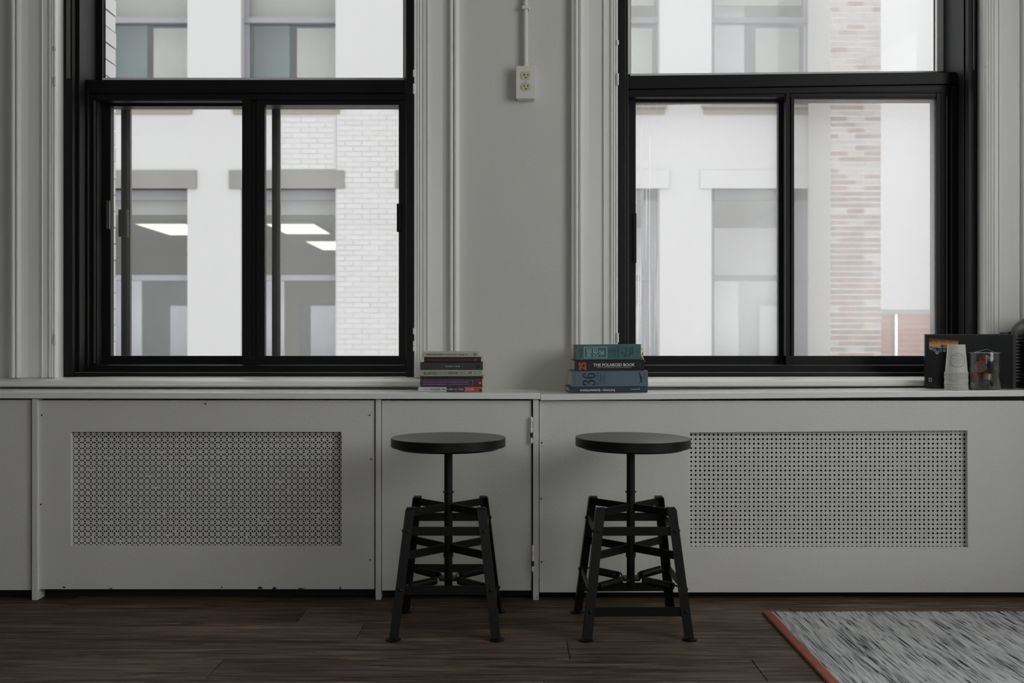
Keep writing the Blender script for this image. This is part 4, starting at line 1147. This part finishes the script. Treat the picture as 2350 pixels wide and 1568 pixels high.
caps = [('pink', (-.012, -.012, .070), (80, 0, -45), (.36, .20, .17), 'copper-pink coffee capsule against the left glass of the jar'),
        ('black', (.000, -.016, .082), (110, 10, 10), (.012, .013, .02), 'black coffee capsule lying open side out near the jar rim'),
        ('grey', (.014, -.012, .066), (80, 0, 40), (.13, .13, .13), 'dull grey coffee capsule high on the right of the jar'),
        ('copper', (.002, -.018, .053), (185, 8, 0), (.32, .17, .155), 'rosy copper coffee capsule standing upside down in the middle of the jar'),
        ('charcoal', (-.010, -.010, .020), (60, 0, -20), (.05, .05, .055), 'charcoal coffee capsule at the jar bottom left of the middle'),
        ('red', (-.018, -.003, .040), (95, 0, -75), (.30, .06, .03), 'orange-red coffee capsule low against the left glass of the jar'),
        ('silver', (.016, -.006, .034), (90, 0, 60), (.20, .20, .20), 'silver coffee capsule low on the right of the jar'),
        ('night', (.014, .004, .006), (0, 0, 0), (.015, .016, .02), 'near-black coffee capsule flat on the jar floor'),
        ('cream', (.018, .006, .106), (200, 20, 0), (.26, .25, .17), 'cream coffee capsule on top of the heap in the jar'),
        ('scarlet', (-.004, .014, .104), (160, -30, 0), (.33, .025, .02), 'scarlet coffee capsule at the back of the heap in the jar'),
        ('umber', (.0, .022, .058), (20, 10, 0), (.04, .03, .025), 'dark brown coffee capsule at the back of the jar')]
for nm, p, r_, cl, lab in caps:
    me = capm.copy(); me.materials.clear(); me.materials.append(M(nm + '_foil', cl, .35, .4, noise=(60, .12)))
    c = bpy.data.objects.new('coffee_capsule', me); COL.objects.link(c)
    R_ = Matrix.Rotation(math.radians(r_[2]), 3, 'Z') @ Matrix.Rotation(math.radians(r_[1]), 3, 'Y') @ Matrix.Rotation(math.radians(r_[0]), 3, 'X')
    c.rotation_euler = R_.to_euler(); c.scale = (.96, .96, .96); c.location = Vector((jx, jy, jz)) + Vector(p)
    tag(c, lab, 'coffee capsule', 'coffee capsules in the jar')

# coffee machine at the frame's edge
mx_, my_ = PX(2402, 3.30), 3.30
mz = ZTOP(1.88) + .0005
mach = empty('coffee_machine', (mx_, my_, mz), label='black ribbed coffee machine with a domed top at the end of the counter', cat='coffee machine')
m_mach = M('black_machine_plastic', (.012, .012, .012), .38, noise=(30, .15)); R = .108
m = MB(); hz = .166
obj('base', MB().lathe([(R, 0), (R + .003, .003), (R + .003, .01), (R - .004, .013)], 48), m_mach, mach, sm=True)
zz_ = .016; k = 0
while zz_ < hz - .008:
    obj('rib', MB().lathe([(R - .007, zz_ - .001), (R - .001, zz_), (R + .0005, zz_ + .002), (R + .0005, zz_ + .0065), (R - .001, zz_ + .0085), (R - .007, zz_ + .0095)], 48), m_mach, mach, sm=True)
    zz_ += .0108
obj('body', MB().lathe([(R - .006, .012), (R - .006, hz + .002)], 48), M('machine_core', (.006, .006, .006), .6, noise=(30, .2)), mach)
dome = [(R - .004, hz - .002), (R, hz)] + [(R * math.cos(t), hz + .012 + .066 * math.sin(t)) for t in [PI / 2 * i / 10 for i in range(11)]]
dome[-1] = (.001, dome[-1][1])
obj('dome', MB().lathe(dome, 48), m_mach, mach, sm=True)
obj('lever', MB().tube([(-R * .68, -R * .66, hz + .072), (-R * .66, -R * .74, hz + .05), (-R * .62, -R * .80, hz + .012), (-R * .58, -R * .80, hz + .008)], .005, 12), m_steel, mach, sm=True)
tk = obj('water_tank', boxes((-.100, -.070, .055, .108, .0, .176)), thin_glass('tank_plastic', (.8, .84, .86), .1, .2), mach, bevel=.003)
obj('tank_lid', boxes((-.102, -.066, .053, .110, .176, .184)), m_mach, tk, bevel=.002)

# ------------------------------------------------------------------ buildings across the street
m_fac = M('whitewashed_masonry', (0.294, 0.291, 0.285), .8, noise=(2.5, .02))
m_mortar = M('pale_mortar', (0.283, 0.280, 0.273), .9, noise=(6, .04))
m_fbrick = M('cream_glazed_brick', (0.304, 0.301, 0.294), .6, noise=(8, .03), rnd=.035)
m_stone = M('weathered_grey_stone', (0.122, 0.117, 0.112), .85, noise=(4, .12), bump=(12, .5))
m_ssill = M('tan_stone_sill', (0.166, 0.151, 0.122), .85, noise=(6, .15))
m_sash = M('faded_grey_sash', (0.144, 0.140, 0.151), .6, noise=(8, .08))
m_dsash = M('weathered_lavender_sash', (0.086, 0.083, 0.090), .6, noise=(8, .08))
m_fglass = glass_pane('street_window_glass', 0.02, 0.05, (1.2, 1.2, .8), gloss=.03)
m_blind = M('cream_blind', (0.151, 0.151, 0.137), .85, noise=(5, .08))
m_drape = M('pale_drape', (.20, .205, .19), .9, noise=(3, .25, (9, 1, 1)))
m_teal = M('teal_shade', (0.048, 0.078, 0.072), .8, noise=(3, .2))
m_in = M('office_wall', (0.426, 0.378, 0.197), .8, noise=(1.5, .1)); m_inc = M('office_ceiling', (0.769, 0.716, 0.452), .8, noise=(2, .05)); m_curt = M('grey_curtain', (0.264, 0.264, 0.280), .9, noise=(3, .2, (9, 1, 1)))
FD = 13.0
fx = lambda px: PX(px, FD); fz = lambda py: PZ(py, FD)
bld = empty('building', (0, FD, -9), label='pale brick building across the street with stone lintels and sash windows', cat='building')
def BP(name, mb, mat, par=None, **k):
    mb.v = [(x, y - FD, z + 9) for x, y, z in mb.v]
    return obj(name, mb, mat, par or bld, **k)
cols = [(-478, -260), (-133, 85), (213, 430), (553, 770), (935, 1150), (1286, 1514), (1633, 1862)]
rows = [(433, 838), (-144, 243)]
XE0, XE1 = fx(-1500), 4.42
xs = sorted({XE0, XE1} | {fx(c) for cc_ in cols for c in cc_}); zs = sorted({-9, 7.2} | {fz(r_) for rr_ in rows for r_ in rr_})
open_ = {(round(fx(a), 4), round(fz(b_), 4)) for a, _ in cols for _, b_ in rows}
m = MB()
for i in range(len(xs) - 1):
    for j in range(len(zs) - 1):
        if (round(xs[i], 4), round(zs[j], 4)) in open_: continue
        m.add([(xs[i], FD, zs[j]), (xs[i + 1], FD, zs[j]), (xs[i + 1], FD, zs[j + 1]), (xs[i], FD, zs[j + 1])], [(0, 1, 2, 3)])
for a, b_ in cols:
    for t_, bt in rows:
        x0, x1, z0, z1 = fx(a), fx(b_), fz(bt), fz(t_); D2 = FD + .35
        m.add([(x0, FD, z0), (x0, D2, z0), (x0, D2, z1), (x0, FD, z1)], [(0, 1, 2, 3)]); m.add([(x1, FD, z0), (x1, D2, z0), (x1, D2, z1), (x1, FD, z1)], [(3, 2, 1, 0)])
        m.add([(x0, FD, z0), (x1, FD, z0), (x1, D2, z0), (x0, D2, z0)], [(0, 1, 2, 3)]); m.add([(x0, FD, z1), (x1, FD, z1), (x1, D2, z1), (x0, D2, z1)], [(3, 2, 1, 0)])
m.box(XE0, XE0 + .3, FD + .02, FD + 13, -9, 7.2); m.box(XE1 - .3, XE1, FD + .02, FD + 13, -9, 7.2); m.box(XE0, XE1, FD + .02, FD + 13, 7.0, 7.2)
BP('facade_wall', m, m_fac)
# brickwork that can be told apart between and beside the windows
BL, BH, GAP = .208, .0575, .0105
bme = MB().box(-BL / 2, BL / 2, -.012, 0, -BH / 2, BH / 2).mesh('brick'); bme.materials.append(m_fbrick)
hme = MB().box(-BL / 4, BL / 4, -.012, 0, -BH / 2, BH / 2).mesh('brick'); hme.materials.append(m_fbrick)
zones = [(772, 925, 243, 826), (632, 772, 268, 389)]
BP('mortar_bed', boxes(*[(fx(a) + .004, fx(b_), FD - .0100, FD, fz(d_), fz(c_)) for a, b_, c_, d_ in zones]), m_mortar)
nb = 0
for a, b_, c_, d_ in zones:
    z = fz(d_) + BH / 2 + .004; k = 0
    while z < fz(c_) - BH / 2:
        x = fx(a) + .006; first = True
        xe = fx(b_)
        while x < xe - .05:
            half = first and k % 2
            w = (BL / 2 if half else BL)
            if x + w > xe + .02:
                half, w = True, BL / 2
                if x + w > xe + .03: break
            o = bpy.data.objects.new('brick', hme if half else bme); COL.objects.link(o); o.parent = bld
            o.location = (x + w / 2, -.001 + random.uniform(-.002, .002), z + 9); x += w + GAP; first = False; nb += 1
        z += BH + GAP; k += 1
print('facade bricks', nb)
for ci, (a, b_) in enumerate(cols):
    for ri, (t_, bt) in enumerate(rows):
        x0, x1, z0, z1 = fx(a), fx(b_), fz(bt), fz(t_)
        BP('lintel', boxes((x0 - .15, x1 + .12, FD - .03, FD + .2, z1, z1 + .235)), m_stone if ci < 5 or ri else m_fac)
        BP('stone_sill', boxes((x0 - .13, x1 + .09, FD - .06, FD + .15, z0 - .035, z0)).box(x0 - .10, x1 + .06, FD - .02, FD + .15, z0 - .11, z0 - .035), m_ssill)
        m = MB(); d0, d1 = FD + .16, FD + .22; zm = z0 + (z1 - z0) * (.49 if ri == 0 else .53)
        if ri == 1: zm = fz(38)
        else: zm = fz(636)
        w = .07
        m.box(x0, x0 + w, d0, d1, z0, z1); m.box(x1 - (.02 if ci < 5 or ri else .2), x1, d0, d1, z0, z1); m.box(x0, x1, d0, d1, z1 - .13, z1); m.box(x0, x1, d0, d1, z0, z0 + .06)
        m.box(x0, x1, d0 - .03, d1, zm - .04, zm + .035)
        f_ = BP('window', m, m_sash if ci < 5 else m_dsash)
        m2 = MB().box(x0 + .02, x1 - .02, d0 + .03, d0 + .036, z0 + .05, z1 - .1)
        m2.v = [(x, y - FD, z + 9) for x, y, z in m2.v]
        obj('pane', m2, m_fglass, f_)
        m3 = MB()
        if ri == 1:
            if ci in (2, 3, 5, 6):
                xa = x0 + (x1 - x0) * .46
                m3.box(x0 + .03, x1 - .03, d1 + .12, d1 + .13, zm + (z1 - zm) * (.25 if ci > 3 else .1), z1)
            m3.box(x0 - .1, x1 + .1, d1 + .55, d1 + .6, z0, z0 + .38)
            m3.v = [(x, y - FD, z + 9) for x, y, z in m3.v]
            obj('roller_blind', m3, m_blind, f_)
            m4 = MB().box(x0 + (x1 - x0) * .03, x0 + (x1 - x0) * .42, d1 + .3, d1 + .32, z0, z1); m4.v = [(x, y - FD, z + 9) for x, y, z in m4.v]
            obj('curtain', m4, m_teal if ci < 5 else m_curt, f_)
            m4 = MB().box(x0 + (x1 - x0) * .52, x1 - .04, d1 + .2, d1 + .22, z0, zm - .02).box(x0 + .03, x0 + (x1 - x0) * .5, d1 + .2, d1 + .22, z0, z0 + (zm - z0) * .3); m4.v = [(x, y - FD, z + 9) for x, y, z in m4.v]
            obj('drape', m4, m_drape, f_)
        else:
            m5 = MB().box(x0 + .03, x1 - .03, d1 + .10, d1 + .11, fz(486), z1); m5.v = [(x, y - FD, z + 9) for x, y, z in m5.v]
            if ci < 5: obj('roller_blind', m5, m_blind, f_)
            m4 = MB()
            m4.box(x0 + .02, x0 + (x1 - x0) * .36, d1 + .3, d1 + .33, z0, zm - .02)
            m4.box(x0 + (x1 - x0) * .62, x1 - .02, d1 + .5, d1 + .53, z0, zm - .35)
            if ci > 4: m4.box(x0 + (x1 - x0) * .1, x1 - .1, d1 + .8, d1 + .83, z0, z1 - .4)
            m4.v = [(x, y - FD, z + 9) for x, y, z in m4.v]
            obj('curtain', m4, m_curt if ci < 5 else M('white_curtain', (0.378, 0.378, 0.367), .9, noise=(3, .1, (9, 1, 1))), f_)
# the rooms inside
m = MB(); y0, y1 = FD + .36, FD + 12
m.box(XE0 + .3, XE1 - .3, y1, y1 + .1, -1.5, 9)
BP('room_wall', m, m_in)
BP('room_ceiling', boxes((XE0 + .3, XE1 - .3, y0, y1, 2.97, 3.6)), m_inc)
BP('room_floor', boxes((XE0 + .3, XE1 - .3, y0, y1, -.5, -.2)), M('office_floor', (.18, .17, .15), .8, noise=(1, .1)))
BP('desk_partition', boxes((fx(150), fx(352), FD + 2.2, FD + 2.3, -.2, 1.78), (fx(560), fx(700), FD + 3.4, FD + 3.5, -.2, 1.45)), M('partition_cloth', (0.102, 0.102, 0.096), .9, noise=(2, .1)))
m_tube = emit('fluorescent_panel', (1, .96, .80), 1.5)
lights = [(-6.75, -5.78, 17.7, 19.6, 'fluorescent ceiling panel seen through the far left lower window', ), (-4.42, -3.5, 17.7, 19.4, 'fluorescent ceiling panel nearest in the second lower window across the street'),
          (-4.35, -3.4, 20.8, 22.8, 'fluorescent ceiling panel deeper inside the second lower window across the street')]
for x0, x1, a, b_, lab in lights:
    r = empty('ceiling_light', ((x0 + x1) / 2, (a + b_) / 2, 2.97), label=lab, cat='ceiling light', group='office lights across the street')
    w, l = (x1 - x0) / 2, (b_ - a) / 2
    obj('diffuser', boxes((-w + .03, w - .03, -l + .03, l - .03, -.05, -.03)), m_tube, r)
    obj('housing', boxes((-w, -w + .03, -l, l, -.055, 0), (w - .03, w, -l, l, -.055, 0), (-w, w, -l, -l + .03, -.055, 0), (-w, w, l - .03, l, -.055, 0), (-w, w, -l, l, -.025, 0)), m_inc, r)

# red brick pillar and the low brick wall beside it
RD = 12.0
pil = empty('brick_pillar', (PX(1964, RD), RD, -9), label='tall whitewashed red brick pillar seen through the right window', cat='pillar')
xa, xb = PX(1906, RD), PX(2022, RD)
po = Vector(pil.location)
m = boxes((xa, xb, RD + .006, RD + .9, -9, 7.6)); m.v = [tuple(Vector(p) - po) for p in m.v]
obj('mortar_core', m, M('lime_mortar', (0.288, 0.277, 0.266), .9, noise=(8, .06), bump=(30, .3)), pil)
def red_brick(nm, c):
    return M(nm, c, .85, noise=(5, .2), bump=(20, .4), rnd=.12)
reds = [red_brick('worn_red_brick', (0.122, 0.075, 0.063)), red_brick('pale_washed_brick', (0.182, 0.161, 0.151)), red_brick('grey_brick', (0.114, 0.088, 0.080)), red_brick('rust_brick', (0.140, 0.088, 0.070))]
W3 = (xb - xa - .02) / 3
for upper in range(1):
    z = .45; k = 0; cnt = 0
    full = [MB().box(-W3 / 2, W3 / 2, 0, .1, -.0265, .0265).mesh('brick') for _ in reds]; half = [MB().box(-W3 / 4 + .003, W3 / 4 - .003, 0, .1, -.0265, .0265).mesh('brick') for _ in reds]
    for me, mt in zip(full, reds): me.materials.append(mt)
    for me, mt in zip(half, reds): me.materials.append(mt)
    while z < 5.4 and cnt < 292:
        wash = max(0, min(1, (z - 2.6) / 1.9))
        units = [1, 1, 1] if k % 2 == 0 else [.5, 1, 1, .5]
        x = xa
        for uu in units:
            w = W3 * uu + .0065 * (1 if uu == 1 else .5)
            j = 1 if random.random() < .22 + .68 * wash else random.choice((0, 0, 0, 2, 3))
            o = bpy.data.objects.new('brick', (full if uu == 1 else half)[j]); COL.objects.link(o); o.parent = pil
            o.location = Vector((x + w / 2, RD + random.uniform(-.004, .004), z)) - po; x += w; cnt += 1
        z += .0695; k += 1
print('pillar bricks', cnt)
LD = 12.6
xl, xr = PX(2020, LD), 8.5
low = empty('garden_wall', (xl, LD, -9), label='low pinkish red brick wall with a grey coping beyond the right window', cat='wall', kind='structure')
lo = Vector(low.location); zt = PZ(722, LD)
bm_ = bpy.data.materials.new('small_red_brickwork'); bm_.use_nodes = True
N, L = bm_.node_tree.nodes, bm_.node_tree.links
tc = N.new('ShaderNodeTexCoord'); mp = N.new('ShaderNodeMapping'); mp.inputs['Rotation'].default_value = (PI / 2, 0, 0); L.new(tc.outputs['Object'], mp.inputs['Vector'])
br = N.new('ShaderNodeTexBrick'); br.inputs['Scale'].default_value = 1.0; br.inputs['Brick Width'].default_value = .21; br.inputs['Row Height'].default_value = .07; br.inputs['Mortar Size'].default_value = .008
br.inputs['Color1'].default_value = (.18, .075, .055, 1); br.inputs['Color2'].default_value = (.165, .072, .056, 1); br.inputs['Mortar'].default_value = (.2, .13, .11, 1)
L.new(mp.outputs[0], br.inputs['Vector']); L.new(br.outputs[0], N['Principled BSDF'].inputs['Base Color']); N['Principled BSDF'].inputs['Roughness'].default_value = .9
m = boxes((0, xr - xl, 0, .3, 0, zt + 9)); obj('brickwork', m, bm_, low)
obj('coping', boxes((-.02, xr - xl, -.05, .35, zt + 9, zt + 9 + .06)), m_stone, low)
obj('down_pipe', MB().cyl((PX(2054, LD) - xl, -.03, 1), (PX(2054, LD) - xl, -.03, zt + 9 + .02), .018, 12), m_bead, low)
far = empty('building', (9, 20, -9), label='plain white block added in place of bright sky behind the low red brick wall', cat='building')  # white block added where open sky would otherwise show
m = boxes((5.2 - 9, 16 - 9, 0, 6, 0, 18)); obj('sky_standin_wall', m, M('sky_standin_white', (0.366, 0.361, 0.356), .8, noise=(2, .02)), far)
obj('parapet', boxes((5.1 - 9, 16.1 - 9, -.1, 6.1, 18, 18.3)), m_stone, far)
slab('ground', [(-30, 30, 3.9, 60, -9.2, -9)], M('street_asphalt', (.25, .25, .25), .9, noise=(2, .1)), 'grey street surface far below the windows', 'street')
